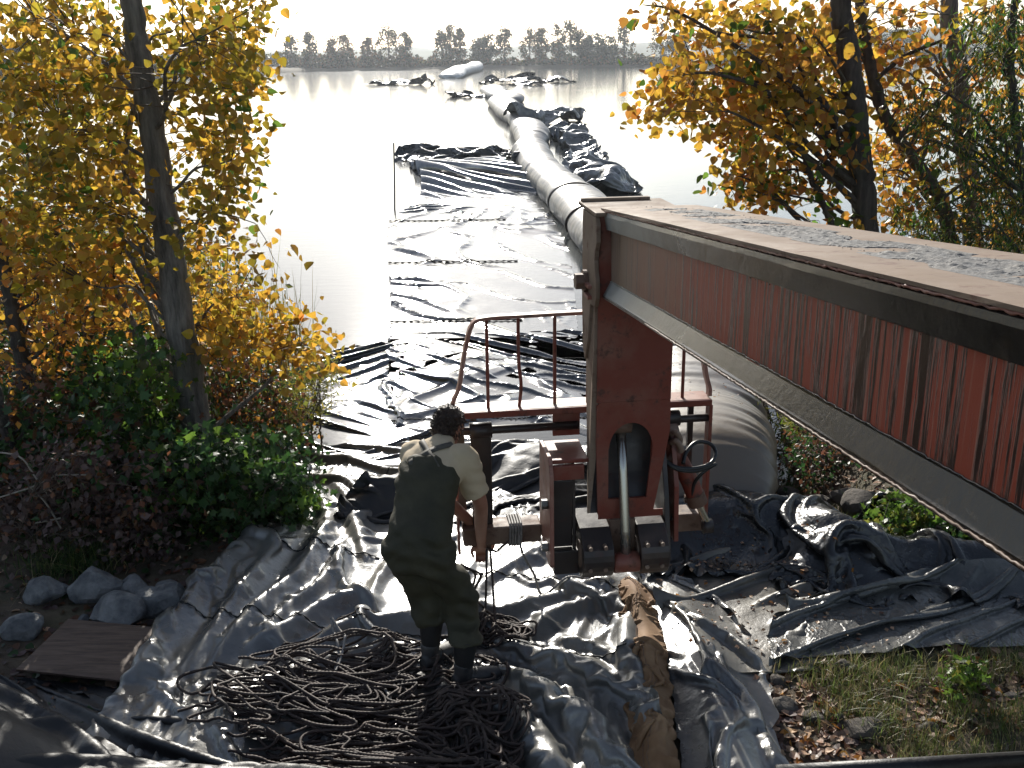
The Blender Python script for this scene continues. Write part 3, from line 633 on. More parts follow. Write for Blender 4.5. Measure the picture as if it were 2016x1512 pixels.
# near dark bundles at the bottom left
def gn(x, y): return bank(x, y)+.42*sstep(-1.5, -2.7, x-.2*(y-4.4))*(1-sstep(4.15, 4.75, y+.45*(x+2.5)))+.08*np.exp(-((y-3.9+.0*x)/.3)**2)
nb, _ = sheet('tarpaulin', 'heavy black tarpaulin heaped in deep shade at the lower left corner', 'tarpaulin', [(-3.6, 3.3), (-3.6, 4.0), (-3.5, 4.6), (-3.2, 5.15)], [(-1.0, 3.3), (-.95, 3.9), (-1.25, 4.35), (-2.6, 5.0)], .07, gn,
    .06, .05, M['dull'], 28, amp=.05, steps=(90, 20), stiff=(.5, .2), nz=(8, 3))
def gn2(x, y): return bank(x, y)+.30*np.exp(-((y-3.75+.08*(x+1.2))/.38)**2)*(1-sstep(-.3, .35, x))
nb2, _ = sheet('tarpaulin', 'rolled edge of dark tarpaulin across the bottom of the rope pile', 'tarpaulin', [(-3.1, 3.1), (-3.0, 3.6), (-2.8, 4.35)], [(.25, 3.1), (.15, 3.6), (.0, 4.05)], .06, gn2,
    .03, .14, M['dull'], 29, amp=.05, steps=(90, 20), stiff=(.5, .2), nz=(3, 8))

# floating crumpled masses right of the tube
def crumple_strip(label, pts, w, h, seed, cell=.25, mat='crumple'):
    C = np.array(pts, float); T = np.gradient(C, axis=0); T /= np.linalg.norm(T, axis=1)[:, None]; Nn = np.stack([-T[:, 1], T[:, 0]], 1)
    w = np.broadcast_to(np.asarray(w, float), (len(C),)); h = np.broadcast_to(np.asarray(h, float), (len(C),))
    L = C+Nn*w[:, None]/2; R = C-Nn*w[:, None]/2; S = spline(C, 60); H = spline(h[:, None], 60)[:, 0]; Wd = spline(w[:, None], 60)[:, 0]
    def g(x, y):
        q = np.stack([x, y], -1)[..., None, :]-S; d = np.sqrt((q**2).sum(-1)); i = d.argmin(-1); dm = d.min(-1)
        return WZ-.10+(H[i]+.1)*np.exp(-(dm/(.36*Wd[i]))**2)*(.55+.45*np.clip(np.abs(wob(x, y, 1.6/cell*.25))*2, 0, 1.4))
    o, _ = sheet('plastic_sheet', label, 'plastic sheet', L.tolist(), R.tolist(), cell, g, .16 if cell < .3 else .04, .16 if cell < .3 else .04, M[mat], seed, amp=(.5 if cell < .3 else .15)*cell, steps=(34, 9), nz=(5, 5), rast=False)
    return o
crumple_strip('large crumpled black sheet mass floating beside the tube nearest the boom tip', [(2.85, 31), (3.0, 33), (2.8, 36.5), (3.0, 41), (3.2, 46), (3.0, 52), (2.5, 58)], [2.1, 1.9, 1.7, 1.4, 1.3, 1.5, 1.2], [.42, .36, .26, .06, .10, .12, .15], 31, .2, 'liner')
crumple_strip('black sheet scraps draped over the tube neck and trailing right on the water', [(.3, 64), (1.5, 65), (3.0, 66), (4.6, 69)], [2.2, 2.2, 2., 1.2], [.62, .6, .25, .15], 32, .25, 'liner')
crumple_strip('thin dark sheet scrap floating left of the far tube section', [(-6.6, 112), (-4.4, 112), (-2.0, 112)], [3.5, 3, 3], [.30, .25, .3], 33, .4)
crumple_strip('dark ragged sheet line floating left below the pale far tube', [(-22, 168), (-16, 166), (-12, 165)], [5, 6, 4], [.15, .40, .25], 34, .6)
crumple_strip('dark ragged sheet line floating right below the far shore', [(-3.5, 165), (2.0, 167), (9.5, 172)], [5, 5, 5], [.25, .35, .15], 35, .7)
crumple_strip('short dark sheet scrap floating near the far tube end', [(1.0, 155), (3.4, 156), (5.0, 157)], [4, 5, 4], [.2, .4, .2], 36, .5)

tube_obj('geotextile_tube', 'farther grey tube section with a bulging end beyond the black wrapped neck', [(62, .8, 1.2, .7), (65, .7, 1.6, 1.), (70, .4, 1.9, 1.1), (78, .0, 2.2, 1.15), (88, -.5, 2.3, 1.1), (94, -.9, 1.6, .9), (96, -1.1, 1.0, .6)], M['tube'], nl=220, seed=8, wr=1.6)
tube_obj('geotextile_tube', 'last small grey tube section lying crooked on the water', [(94.5, .3, .8, .5), (96.5, .2, 2.6, 1.0), (102, -.3, 2.8, 1.1), (110, -1.2, 2.4, 1.1), (124, -1.7, 2.9, 1.1), (128, -1.8, 1.2, .6)], M['tube'], nl=160, seed=9, wr=2.2)
tube_obj('geotextile_tube', 'pale swollen tube reaching the far shore', [(212, -11.4, 2.4, .6), (216, -11.4, 4.8, 1.5), (240, -11.6, 5, 2.2), (265, -11, 4.4, 2.5), (300, -10, 4.6, 2.6), (345, -10.5, 5, 2.8), (372, -11, 4.6, 2.6)], M['tube_pale'], nl=160, seed=10, wr=5)
# ------------------------------------------------------------------ telehandler boom, boom head and fork carriage
YAW = math.radians(7.0); O = np.array([.485, 5.50, 0.])
bx, ay = np.array([math.cos(YAW), math.sin(YAW), 0]), np.array([-math.sin(YAW), math.cos(YAW), 0])
def ML(x, y, z):
    z = z+.065*min(1, max(0, 2.3-z))
    return tuple(O+x*bx+y*ay+np.array([0, 0, z]))
mach = empty('telehandler', tuple(O), 'weathered red telehandler boom and fork carriage hanging over the black liner', 'telehandler')
# --- boom: local axis s from the tip towards the cab, rising 5 degrees
bd = np.array([math.sin(math.radians(6.6))*math.cos(math.radians(5.2)), -math.cos(math.radians(6.6))*math.cos(math.radians(5.2)), math.sin(math.radians(5.2))])
bw = np.array([math.cos(math.radians(6.6)), math.sin(math.radians(6.6)), 0]); bu = np.cross(bw, -bd); bu /= np.linalg.norm(bu)
P0 = at(1190, 414, Y=5.58)
def BL(s, w, h): return tuple(P0+s*bd+w*bw+h*bu)
BW, BH, SL = .50, .475, 6.2
def extr(prof, s0, s1, n, jit=0., seed=1, closed=True):
    r = np.random.default_rng(seed); k = len(prof); V = []
    S = np.linspace(s0, s1, n); J = [np.interp(S, np.linspace(s0, s1, n//2), r.normal(0, jit, n//2)) if jit else np.zeros(n) for _ in range(k)]
    for i, s in enumerate(S):
        for q, (w, h) in enumerate(prof): V.append(BL(s, w+J[q][i], h+J[q][i]*.6))
    F = [(i*k+j, i*k+(j+1) % k, (i+1)*k+(j+1) % k, (i+1)*k+j) for i in range(n-1) for j in range(k if closed else k-1)]
    if closed: F += [tuple(range(k))[::-1], tuple(range((n-1)*k, n*k))]
    return V, F
boom = mk('boom', *extr([(.022, -.09), (.034, -.09), (.034, -.43), (.022, -.43)], .07, SL, 40), M['web'], mach, smooth=False, label='red boom side streaked with black grease runs')
def bpart(name, prof, mat, n=60, jit=0., seed=1, s0=0., s1=SL, parent=None, smooth=False, **k):
    return mk(name, *extr(prof, s0, s1, n, jit, seed), mat, parent or boom, smooth=smooth, **k)
bpart('web_plate', [(BW-.034, -.09), (BW-.022, -.09), (BW-.022, -.43), (BW-.034, -.43)], M['web'], s0=.07)
bpart('upper_flange', [(-.012, -.012), (-.004, -.003), (.03, -.003), (.03, -.108), (.018, -.108), (-.004, -.100), (-.016, -.030)], M['flange'], jit=.0010)
bpart('upper_flange', [(BW+.012, -.012), (BW-.03, -.003), (BW-.03, -.105), (BW-.0, -.105)], M['flange'], n=8)
bpart('lower_flange', [(.021, -.385), (.021, -.392), (-.012, -.455), (-.016, -.460), (-.016, -.478), (.05, -.478), (.05, -.385)], M['flange'], jit=.0010, seed=2)
bpart('lower_flange', [(BW-.021, -.345), (BW+.028, -.455), (BW+.028, -.478), (BW-.05, -.478), (BW-.05, -.345)], M['flange'], n=8)
bpart('bottom_plate', [(.052, -.474), (.052, -.462), (BW-.052, -.462), (BW-.052, -.474)], M['red'], n=8)
bpart('top_plate', [(-.020, .002), (-.020, .013), (.03, .016), (BW-.03, .016), (BW+.02, .013), (BW+.02, .002)], M['beige'], jit=.0008, seed=3, n=80)
def bead(name, w, h, r, mat, n=520, seed=1, s0=0.02):
    g = np.random.default_rng(seed); S = np.linspace(s0, SL, n)
    P = np.array([BL(s, w+g.normal(0, .0012), h+g.normal(0, .0012)) for s in S]); rr = r*(.45+.07*np.sin(np.arange(n)*1.7)+.22*g.random(n)); V, F = tube_np(P, rr, 6)
    mk(name, V, F, mat, boom)
bead('weld_bead', .026, -.112, .0045, M['flange'], seed=4, s0=.08); bead('weld_bead', -.014, -.003, .0075, M['pink'], seed=5); bead('weld_bead', .020, -.383, .0045, M['flange'], seed=6, s0=.08); bead('weld_bead', -.017, -.470, .006, M['brown_steel'], seed=7)
# crusted mud lying along the middle of the top plate
n1, n2 = 900, 46; S = np.linspace(.35, SL, n1); Wd = np.linspace(.13, .40, n2)
Z = np.abs(snoise(n1, n2, 300, 16))*.0022+np.abs(snoise(n1, n2, 90, 6))*.002-.0006; Z *= np.clip(1-np.abs(np.linspace(-1, 1, n2))**6, 0, 1)[None, :]
Z = Z-.004*(snoise(n1, n2, 40, 3) > .55); X = np.array([[BL(s, w, .0165) for w in Wd] for s in S]); X = X+bu*np.maximum(Z, -.003)[..., None]
mk('dried_mud', X.reshape(-1, 3), grid_faces(n1, n2), M['mud'], boom, smooth=False, kind='stuff')
g = np.random.default_rng(5); Vc, Fc = [], []
for _ in range(160):
    s, w, q = g.uniform(.1, 4.2), g.uniform(.12, .42), g.uniform(.001, .004); c = np.array(BL(s, w, .018+q*.3)); n = len(Vc)
    Vc += [tuple(c+q*np.array(v)*g.uniform(.6, 1.3)) for v in ((1, 0, 0), (0, 1, 0), (-1, 0, 0), (0, -1, 0), (0, 0, .7), (.1, 0, -.5))]
    Fc += [(n, n+1, n+4), (n+1, n+2, n+4), (n+2, n+3, n+4), (n+3, n, n+4), (n+1, n, n+5), (n+2, n+1, n+5), (n+3, n+2, n+5), (n, n+3, n+5)]
mk('mud_crumbs', Vc, Fc, M['mud'], boom, smooth=False, kind='stuff')

# --- boom head: the box arm that hangs down from the tip
HX, HZ0, HZ1 = .435, .745, 2.605
def arch(n=26):       # opening outline (x,z) clockwise from lower left
    x0, x1, zb, zs = .075, .335, .835, 1.15; pts = [(x0, zb), (x0-.004, zs)]
    pts += [((x0+x1)/2-(x1-x0)/2*math.cos(a), zs+.16*math.sin(a)) for a in np.linspace(0.08, math.pi-.08, n)]
    return pts+[(x1-.0, zs), (x1-.03, zb)]
A_ = arch(); cx_, cz_ = .2, 1.02
def xl(z): return -.045*max(0, (1.2-z)/.45)
def xr(z): return HX-.085*max(0, (1.2-z)/.45)
out = []
for (x, z) in A_:
    dx, dz = x-cx_, z-cz_; best = 9
    for t in np.linspace(.5, 12, 900):
        px_, pz_ = cx_+dx*t, cz_+dz*t
        if not (xl(pz_) < px_ < xr(pz_) and HZ0 < pz_ < 1.45): best = t; break
    out.append((cx_+dx*best, cz_+dz*best))
Vf = []; Ff = []; n = len(A_)
for y in (0., .018):
    Vf += [ML(x, y, z) for x, z in A_]+[ML(x, y, z) for x, z in out]
for i in range(n):
    j = (i+1) % n
    Ff += [(i, j, n+j, n+i), (2*n+i, 3*n+i, 3*n+j, 2*n+j), (i, 2*n+i, 2*n+j, j), (n+i, n+j, 3*n+j, 3*n+i)]
head = mk('boom_head', Vf, Ff, M['red'], mach, smooth=False)
mb = MB(ML); mb.prism([(0., 1.4505), (HX, 1.4505), (HX, HZ1-.02), (0., HZ1-.02)], 1, 0., .018); mb.build('front_plate', M['red'], head, bevel=.003)
side = [(0.0, HZ1-.03), (.0, 1.25), (.0, HZ0), (.03, HZ0), (.14, .95), (.30, 1.55), (.36, 2.0), (.38, HZ1-.03)]
def sideplate(xf, xo, mat):
    n = len(side); V = [ML(xf(z)+o, y+.019 if y < .01 else y, z) for o in (0, xo) for y, z in side]
    F = [tuple(range(n))[::-1], tuple(range(n, 2*n))]+[(i, (i+1) % n, n+(i+1) % n, n+i) for i in range(n)]; mk('side_plate', V, F, mat, head, smooth=False)
sideplate(xl, .016, M['beige']); sideplate(xr, -.016, M['red'])  # left plate beige: its sunlit side is put into the colour
mb = MB(ML); k = side[3:]; V = []
for (y, z) in k: V += [(xl(z)+.017, y-.012, z), (xr(z)-.017, y-.012, z)]
mb.add(V, [(2*i, 2*i+1, 2*i+3, 2*i+2) for i in range(len(k)-1)]); mb.build('back_plate', M['dark_steel'], head)
mb = MB(ML); mb.box(-.03, HX+.03, -.05, .46, HZ1-.028, HZ1-.006); mb.build('cap_plate', M['beige'], head, bevel=.004)
mb = MB(ML); mb.box(-.02, HX-.05, .40, .45, HZ1-.005, HZ1+.012); mb.build('cap_lip', M['beige'], head, bevel=.004)
# thick cheek plate with the curved edge, left of the boom tip
ck = [(.34, 2.57), (-.02, 2.57), (-.05, 2.53), (-.055, 2.44), (-.02, 2.39), (-.005, 2.33), (-.02, 2.27), (-.05, 2.22), (-.055, 2.12), (-.02, 2.06), (.10, 2.05), (.16, 1.80), (.24, 1.66), (.30, 1.72), (.34, 2.0)]
mb = MB(ML); mb.prism([(y, z) for y, z in ck][::-1], 0, -.026, -.002); mb.build('cheek_plate', M['beige'], head, bevel=.004)  # left cheek coloured paler to stand in for sun on it
mb = MB(ML); mb.prism([(y, z) for y, z in ck][::-1], 0, HX+.002, HX+.026); mb.build('cheek_plate', M['red'], head, bevel=.004)
def cyl_x(x0, x1, y, z, r, n=20, fn=ML):
    P = [(x0, y, z), (x0+.3*(x1-x0), y, z), (x1, y, z)]; V, F = tube_np(P, r, n); return [fn(*v) for v in V], F
def hexm(x0, x1, y, z, r, name, mat, parent):
    V, F = cyl_x(x0, x1, y, z, r, 6); mk(name, V, F, mat, parent, smooth=False, bevel=.003)
hexm(-.095, -.026, .20, 2.17, .052, 'pivot_bolt', M['brown_steel'], head); V, F = cyl_x(-.05, -.027, .20, 2.17, .068, 24); mk('washer', V, F, M['brown_steel'], head, smooth=False)
mb = MB(ML); mb.box(-.05, -.027, .05, .17, 2.155, 2.175); mb.box(-.05, -.027, .05, .17, 2.09, 2.11); mb.build('lock_bar', M['pink'], head)
mb = MB(ML); mb.box(.02, HX-.02, .019, .025, .70, .744); mb.build('lower_bar', M['red'], head)
# --- tilt cylinder rod in the opening
tilt = mk('tilt_cylinder', *(lambda VF: ([ML(*v) for v in VF[0]], VF[1]))(tube_np([(.165, .10, 1.26), (.165, .02, 1.0), (.165, -.07, .66), (.165, -.10, .49)], .030, 20)), M['chrome'], mach)
V, F = cyl_x(.11, .22, .085, 1.27, .05, 20); mk('rod_pin', V, F, M['brown_steel'], tilt)
V, F = cyl_x(.09, .24, -.10, .47, .062, 24); mk('rod_eye', V, F, M['red'], tilt)
# --- swivel bracket under the arm
swb = MB(ML); prof = [(-.02+.145*math.cos(t), .505+.145*math.sin(t)) for t in np.linspace(math.radians(150), math.radians(330), 14)]+[(.2, .46), (.2, .70), (-.02, .67), (-.12, .60)]
swb.prism(prof, 0, -.10, .085); swb.prism(prof, 0, .245, .42); br = swb.build('pivot_block', M['dark_steel'], mach, bevel=.008)
for x_ in (-.102, .078, .238, .418):
    V, F = cyl_x(x_, x_+.012, -.02, .505, .085, 28); mk('pivot_boss', V, F, M['brown_steel'], br, smooth=True, auto=40)
for x_ in (-.06, .03, .28, .37):
    for z_ in (.60, .46):
        V, F = tube_np([ML(x_, -.125+.0*z_, z_), ML(x_, -.17, z_)], .013, 8); mk('bolt', V, F, M['brown_steel'], br, smooth=False)
def ctube(name, pts, r, mat, parent, n=14):
    V, F = tube_np(spline(pts, 24), r, n); return mk(name, [ML(*v) for v in V], F, mat, parent)
cb_ = MB(ML); cb_.box(.086, .244, .0, .12, .40, .70); cb_.build('pivot_web', M['brown_steel'], br, bevel=.004)
# --- carriage
CY = .42
car = empty('carriage', ML(0, CY, .45)); car.parent = mach; car.matrix_parent_inverse = world_of(mach).inverted()
def cbox(name, x0, x1, y0, y1, z0, z1, mat, bev=.005, par=None): mb = MB(ML); mb.box(x0, x1, y0, y1, z0, z1); return mb.build(name, mat, par or car, bevel=bev)
def vplate(name, x0, x1, prof, mat, bev=.005): mb = MB(ML); mb.prism(prof, 0, x0, x1); return mb.build(name, mat, car, bevel=bev)
# left and right bracket cheeks
vplate('bracket_cheek', -.275, -.250, [(-.02, .42), (.06, .40), (.40, .48), (.40, 1.08), (.06, 1.10), (.0, 1.0)], M['pink'])
vplate('bracket_cheek', -.13, -.11, [(.02, .46), (.38, .46), (.38, 1.06), (.08, 1.04)], M['dark_steel'])
cbox('bracket_top', -.249, -.03, .07, .40, 1.05, 1.075, M['red']); cbox('bracket_front', -.249, -.131, .05, .075, .52, .95, M['dark_steel']); cbox('bracket_step', -.249, -.06, .045, .078, .955, 1.045, M['red'])
cbox('bracket_foot', -.249, -.10, .0, .30, .36, .515, M['dark_steel'])
vplate('bracket_cheek', .43, .462, [(-.04, .42), (.35, .40), (.38, .60), (.36, 1.22), (.22, 1.24), (.05, .80)], M['dark_steel'])
vplate('bracket_cheek', .50, .53, [(.05, .50), (.35, .50), (.36, 1.12), (.20, 1.14), (.08, .85)], M['red'])
cbox('bracket_gusset', -.19, -.02, CY-.02, CY, 1.10, 1.27, M['red'])
for (y, z) in ((.03, .80), (.03, .52)): hexm(-.315, -.276, y+.04, z, .032, 'bolt_head', M['grey_steel'], car)
# lower beam, rails, side posts
lb = cbox('lower_beam', -.765, -.276, CY-.10, CY+.06, .425, .545, M['brown_steel'], .01); cbox('lower_beam', .463, .80, CY-.10, CY+.06, .425, .545, M['brown_steel'], .01)
cbox('beam_web', -.249, .425, CY-.02, CY+.05, .43, .54, M['dark_steel'])
rail = cbox('shelf_rail', -.80, .80, CY-.06, CY+.11, 1.285, 1.303, M['pink']); cbox('rail_lip', -.80, .80, CY-.078, CY-.061, 1.262, 1.303, M['red'], par=rail)
cbox('label_sticker', -.20, -.13, CY-.02, CY+.04, 1.3032, 1.3045, M['sticker'], 0, par=rail)
def flatbar(name, pts, w, t, mat):
    "flat bar bent in the x-z plane"
    S = spline(pts, 40); T = np.gradient(S, axis=0); T /= np.linalg.norm(T, axis=1)[:, None]; Nn = np.stack([-T[:, 1], T[:, 0]], 1); V = []; n = 40
    for p, q in zip(S, Nn):
        for a, y in ((-t/2, CY-w/2), (t/2, CY-w/2), (t/2, CY+w/2), (-t/2, CY+w/2)): V.append(ML(p[0]+q[0]*a, y, p[1]+q[1]*a))
    F = [(4*i+j, 4*i+(j+1) % 4, 4*i+4+(j+1) % 4, 4*i+4+j) for i in range(n-1) for j in range(4)]+[(3, 2, 1, 0), (4*n-4, 4*n-3, 4*n-2, 4*n-1)]
    return mk(name, V, F, mat, car, smooth=True, auto=30)
flatbar('guard_frame', [(-.80, 1.31), (-.798, 1.36), (-.76, 1.45), (-.735, 1.60), (-.70, 1.78), (-.665, 1.875), (-.60, 1.905), (-.4, 1.910), (0, 1.915), (.4, 1.915), (.60, 1.905), (.68, 1.875), (.72, 1.78), (.75, 1.60), (.775, 1.45), (.80, 1.36), (.80, 1.31)], .055, .022, M['pink'])
for x, bent in ((-.585, 0), (-.395, .012), (-.175, 0), (.03, 0), (.24, 0), (.45, 0), (.63, 0)):
    V, F = tube_np(spline([(x, CY, 1.30), (x+bent, CY-.01*bool(bent), 1.45), (x, CY, 1.62), (x, CY, 1.905)], 20), .0105, 10); mk('guard_bar', [ML(*v) for v in V], F, M['red'], car)
cbox('side_post', -.80, -.785, CY-.07, CY+.01, .36, 1.262, M['pink'], .003); cbox('side_post', -.784, -.735, CY+.012, CY+.03, .55, 1.262, M['beige'], .003)  # beige strip: sunlight on this plate is painted into its colour
cbox('side_post', .79, .812, CY-.06, CY+.02, .44, 1.262, M['red'], .003); cbox('side_post', .70, .735, CY+.08, CY+.11, .54, 1.262, M['dark_steel'], .003)
V, F = cyl_x(-.86, -.03, CY-.03, 1.17, .026, 16); shaft = mk('fork_shaft', V, F, M['dark_steel'], car); V, F = cyl_x(.44, .79, CY-.03, 1.17, .024, 16); mk('fork_shaft', V, F, M['dark_steel'], car)
V, F = cyl_x(-.875, -.83, CY-.03, 1.17, .034, 20); mk('shaft_collar', V, F, M['grey_steel'], shaft)
cbox('fork_hanger', -.70, -.575, CY-.06, CY-.0, .548, 1.14, M['dark_steel'], .01); V, F = cyl_x(-.705, -.57, CY-.03, 1.17, .050, 20); mk('hanger_eye', V, F, M['dark_steel'], car)
cbox('fork_hanger', .475, .60, CY-.05, CY+.01, .55, 1.15, M['dark_steel'], .01); V, F = cyl_x(.47, .605, CY-.03, 1.18, .050, 20); mk('hanger_eye', V, F, M['dark_steel'], car)
for x in (-.66, ): V, F = cyl_x(x-.05, x+.07, CY-.02, .395, .030, 16); mk('beam_lug', V, F, M['brown_steel'], car)
# --- side shift cylinder and hoses on the right
sc_ = ctube('side_cylinder', [(.50, .26, 1.10), (.56, .25, .98), (.64, .24, .82), (.685, .235, .70)], .056, M['red'], car, 18)
ctube('cylinder_gland', [(.675, .235, .73), (.69, .235, .69), (.702, .235, .66)], .063, M['brown_steel'], sc_, 18)
ctube('cylinder_rod', [(.70, .235, .67), (.73, .23, .60), (.765, .23, .53)], .022, M['chrome'], sc_); V, F = cyl_x(.74, .80, .23, .50, .045, 16); mk('rod_eye', V, F, M['dark_steel'], sc_)
V, F = cyl_x(.46, .56, .27, 1.13, .055, 18); mk('cylinder_eye', V, F, M['brown_steel'], sc_)
for y, z in ((.2, 1.15), (.18, 1.10)): ctube('hose_fitting', [(.50, y, z), (.52, y-.03, z+.02), (.55, y-.02, z-.02), (.56, y, z-.06)], .018, M['brown_steel'], sc_)
ctube('hydraulic_hose', [(.44, .18, 1.02), (.50, .12, .97), (.60, .10, .955), (.72, .12, .965), (.79, .2, 1.0), (.77, .26, 1.045), (.68, .26, 1.06), (.60, .2, 1.02), (.57, .15, .97)], .0125, M['rubber'], car)
ctube('hydraulic_hose', [(.44, .16, 1.01), (.52, .11, .955), (.64, .10, .94), (.78, .16, .95)], .0125, M['rubber'], car)
ctube('hydraulic_hose', [(.78, .18, .94), (.70, .16, .90), (.655, .18, .82), (.65, .2, .72)], .011, M['rubber'], car)
ctube('hydraulic_hose', [(.30, .42, 1.0), (.5, .3, .9), (.53, .2, .75), (.50, .1, .62)], .012, M['rubber'], car)
# black rail of the machine crossing the lower right corner
a, b2 = at(1530, 1524, Y=1.30), at(2060, 1494, Y=1.33); V, F = tube_np([a, (a+b2)/2, b2], .0135, 14); mk('machine_rail', V, F, M['dull'], label='black metal rail cutting across the lower right corner above the leaves', cat='rail')

# ------------------------------------------------------------------ ropes
def hs(x, y): return Raster.h(x, y)
def ropes(name, label, paths, r, mat, parent=None, tw=95., n=9, **k):
    V, F = tubes_np(paths, r, n, twist=tw, lobes=3, depth=.22); return mk(name, V, F, mat, parent, label=label, cat=None if parent else 'rope', **k)
rr = np.random.default_rng(77)
def resample(P, d):
    P = np.asarray(P); L = np.concatenate([[0], np.cumsum(np.linalg.norm(np.diff(P, axis=0), axis=1))]); n = max(4, int(L[-1]/d)); t = np.linspace(0, L[-1], n)
    return np.stack([np.interp(t, L, P[:, i]) for i in range(3)], 1)
HG = Raster.grid(-2.2, 1.2, 3.9, 7.2, .04)
def lay(P2, lift, r):
    P = spline(P2, len(P2)*12); z = HG(P[:, 0], P[:, 1]); zz = np.convolve(np.pad(z, 4, 'edge'), np.ones(9)/9, 'valid'); z = np.maximum(z, zz)
    return resample(np.column_stack([P, z+r+lift]), .011)
paths = []; R0 = .0078
for k in range(88):                        # tangled loops
    c = np.array([rr.uniform(-1.5, -.35), 0.]); c[1] = 4.62+rr.normal(.0, .16)+.28*math.sin((c[0]+1.5)*2.2)
    if rr.random() < .3: c = np.array([rr.uniform(-.75, -.2), rr.uniform(4.05, 4.6)])
    a0 = rr.uniform(0, 6.28); ra, rb = rr.uniform(.10, .46), rr.uniform(.05, .17); tilt_ = rr.normal(0, .35); m_ = rr.integers(7, 14); turn = rr.choice([-1, 1])*rr.uniform(.5, 1.6)*2*math.pi
    pts = []
    for q in np.linspace(0, 1, m_):
        a = a0+q*turn; x, y = ra*math.cos(a)+q*rr.normal(0, .12), rb*math.sin(a); pts.append((c[0]+x*math.cos(tilt_)-y*math.sin(tilt_)+rr.normal(0, .02), c[1]+x*math.sin(tilt_)+y*math.cos(tilt_)+rr.normal(0, .02)))
    mid = math.exp(-((c[0]+.9)/.7)**2)
    paths.append(lay(pts, rr.uniform(0, .05+.07*mid), R0))
for k in range(26):                        # long nearly parallel strands at the near side
    x0, x1 = rr.uniform(-1.5, -1.0), rr.uniform(-.4, .05); y0 = rr.uniform(4.25, 4.55); pts = [(x0+(x1-x0)*t, y0+.10*math.sin(3*t+k*.2)+rr.normal(0, .02)-.18*t) for t in np.linspace(0, 1, 9)]
    paths.append(lay(pts, rr.uniform(0, .06), R0))
for k in range(30):                        # bundle behind the boots, running towards the camera
    x0 = rr.uniform(-.5, -.08); pts = [(x0+rr.normal(0, .03)+.12*t, 4.7-.75*t+rr.normal(0, .02)) for t in np.linspace(0, 1, 8)]; paths.append(lay(pts, rr.uniform(0, .07), R0))
for k in range(9):
    c = (-.28+rr.normal(0, .08), 4.0+rr.normal(0, .05)); a0 = rr.uniform(0, 6); pts = [(c[0]+.2*math.cos(a0+a)+rr.normal(0, .02), c[1]+.09*math.sin(a0+a)) for a in np.linspace(0, 5.5, 12)]; paths.append(lay(pts, rr.uniform(.02, .07), R0))
ropes('rope_pile', 'big tangle of dark twisted rope lying on the liner around the boots', paths, R0, M['rope'])
pts = [tuple(at(u, v, z=.1)[:2]) for u, v in ((660, 1245), (690, 1265), (668, 1300), (655, 1330), (690, 1340), (750, 1350), (770, 1390))]
pts = pts[::-1]
ropes('rope', 'pale looped rope end standing out of the left side of the tangle', [lay([tuple(at(u, v, z=.1)[:2]) for u, v in ((655, 1250), (668, 1300), (662, 1330), (700, 1342), (750, 1352), (772, 1385))], .08, R0), lay([tuple(at(u, v, z=.1)[:2]) for u, v in ((655, 1250), (682, 1275), (672, 1310), (662, 1330))], .09, R0)], R0, M['rope_light'])
cp = []
for k in range(15):
    c = at(990+rr.normal(0, 10), 1245+rr.normal(0, 5), z=.05)[:2]; a0 = rr.uniform(0, 6); ra, rb = rr.uniform(.10, .17), rr.uniform(.07, .12)
    cp.append(lay([(c[0]+ra*math.cos(a0+a)+rr.normal(0, .008), c[1]+rb*math.sin(a0+a)+rr.normal(0, .008)) for a in np.linspace(0, rr.uniform(4, 7), 14)], rr.uniform(0, .035), .008))
coil = ropes('rope_coil', 'small oval coil of dark rope under the left end of the carriage beam', cp, .008, M['rope'])
cp = []
for k in range(10):
    c = np.array([2.02, 11.9])+rr.normal(0, .04, 2); a0 = rr.uniform(0, 6); P = np.array([(c[0]+.32*math.cos(a0+a), c[1]+.16*math.sin(a0+a), .42+rr.uniform(0, .04)) for a in np.linspace(0, 6, 20)]); P[:, 2] -= .25*(P[:, 0]-2.2)**2*1.2; cp.append(resample(P, .03))
ropes('rope_coil', 'coil of black rope lying on top of the big grey tube', cp, .012, M['rope'])
def hang(name, label, pts, r=.0075, mat='rope', n=40):
    P = resample(spline(pts, n), .011); return ropes(name, label, [P], r, M[mat])
g0 = np.array([.185, 5.93]); bt = np.array(ML(-.42, CY-.11, .50))
zz = hs(*g0)
ground_pt = (g0[0], g0[1], zz+.01)
hang('rope', 'grey rope hanging from the wrapped knot on the beam down to the liner', [tuple(bt+(0, -.02, .0)), tuple(bt+(.02, -.03, -.12)), (.5*(bt[0]+g0[0])+.015, .5*(bt[1]+g0[1])-.05, .26), ground_pt, (g0[0]+.16, g0[1]+.05, hs(g0[0]+.16, g0[1]+.05)+.012), (g0[0]+.3, g0[1]+.2, hs(g0[0]+.3, g0[1]+.2)+.01)], .008, 'rope_light')
wr = []
for k in range(5):
    a = np.linspace(0, 2*math.pi, 30); x = -.475+.017*k; wr.append(resample(np.array([ML(x+.004*math.sin(q), CY-.02-.093*max(-1, min(1, 1.25*math.cos(q))), .485+.072*max(-1, min(1, 1.3*math.sin(q)))) for q in a]), .011))
ropes('rope_wrap', 'pale rope wound tightly five turns round the brown beam', wr, .0075, M['rope_light'])
hx = np.array(ML(-.62, CY-.08, .40))
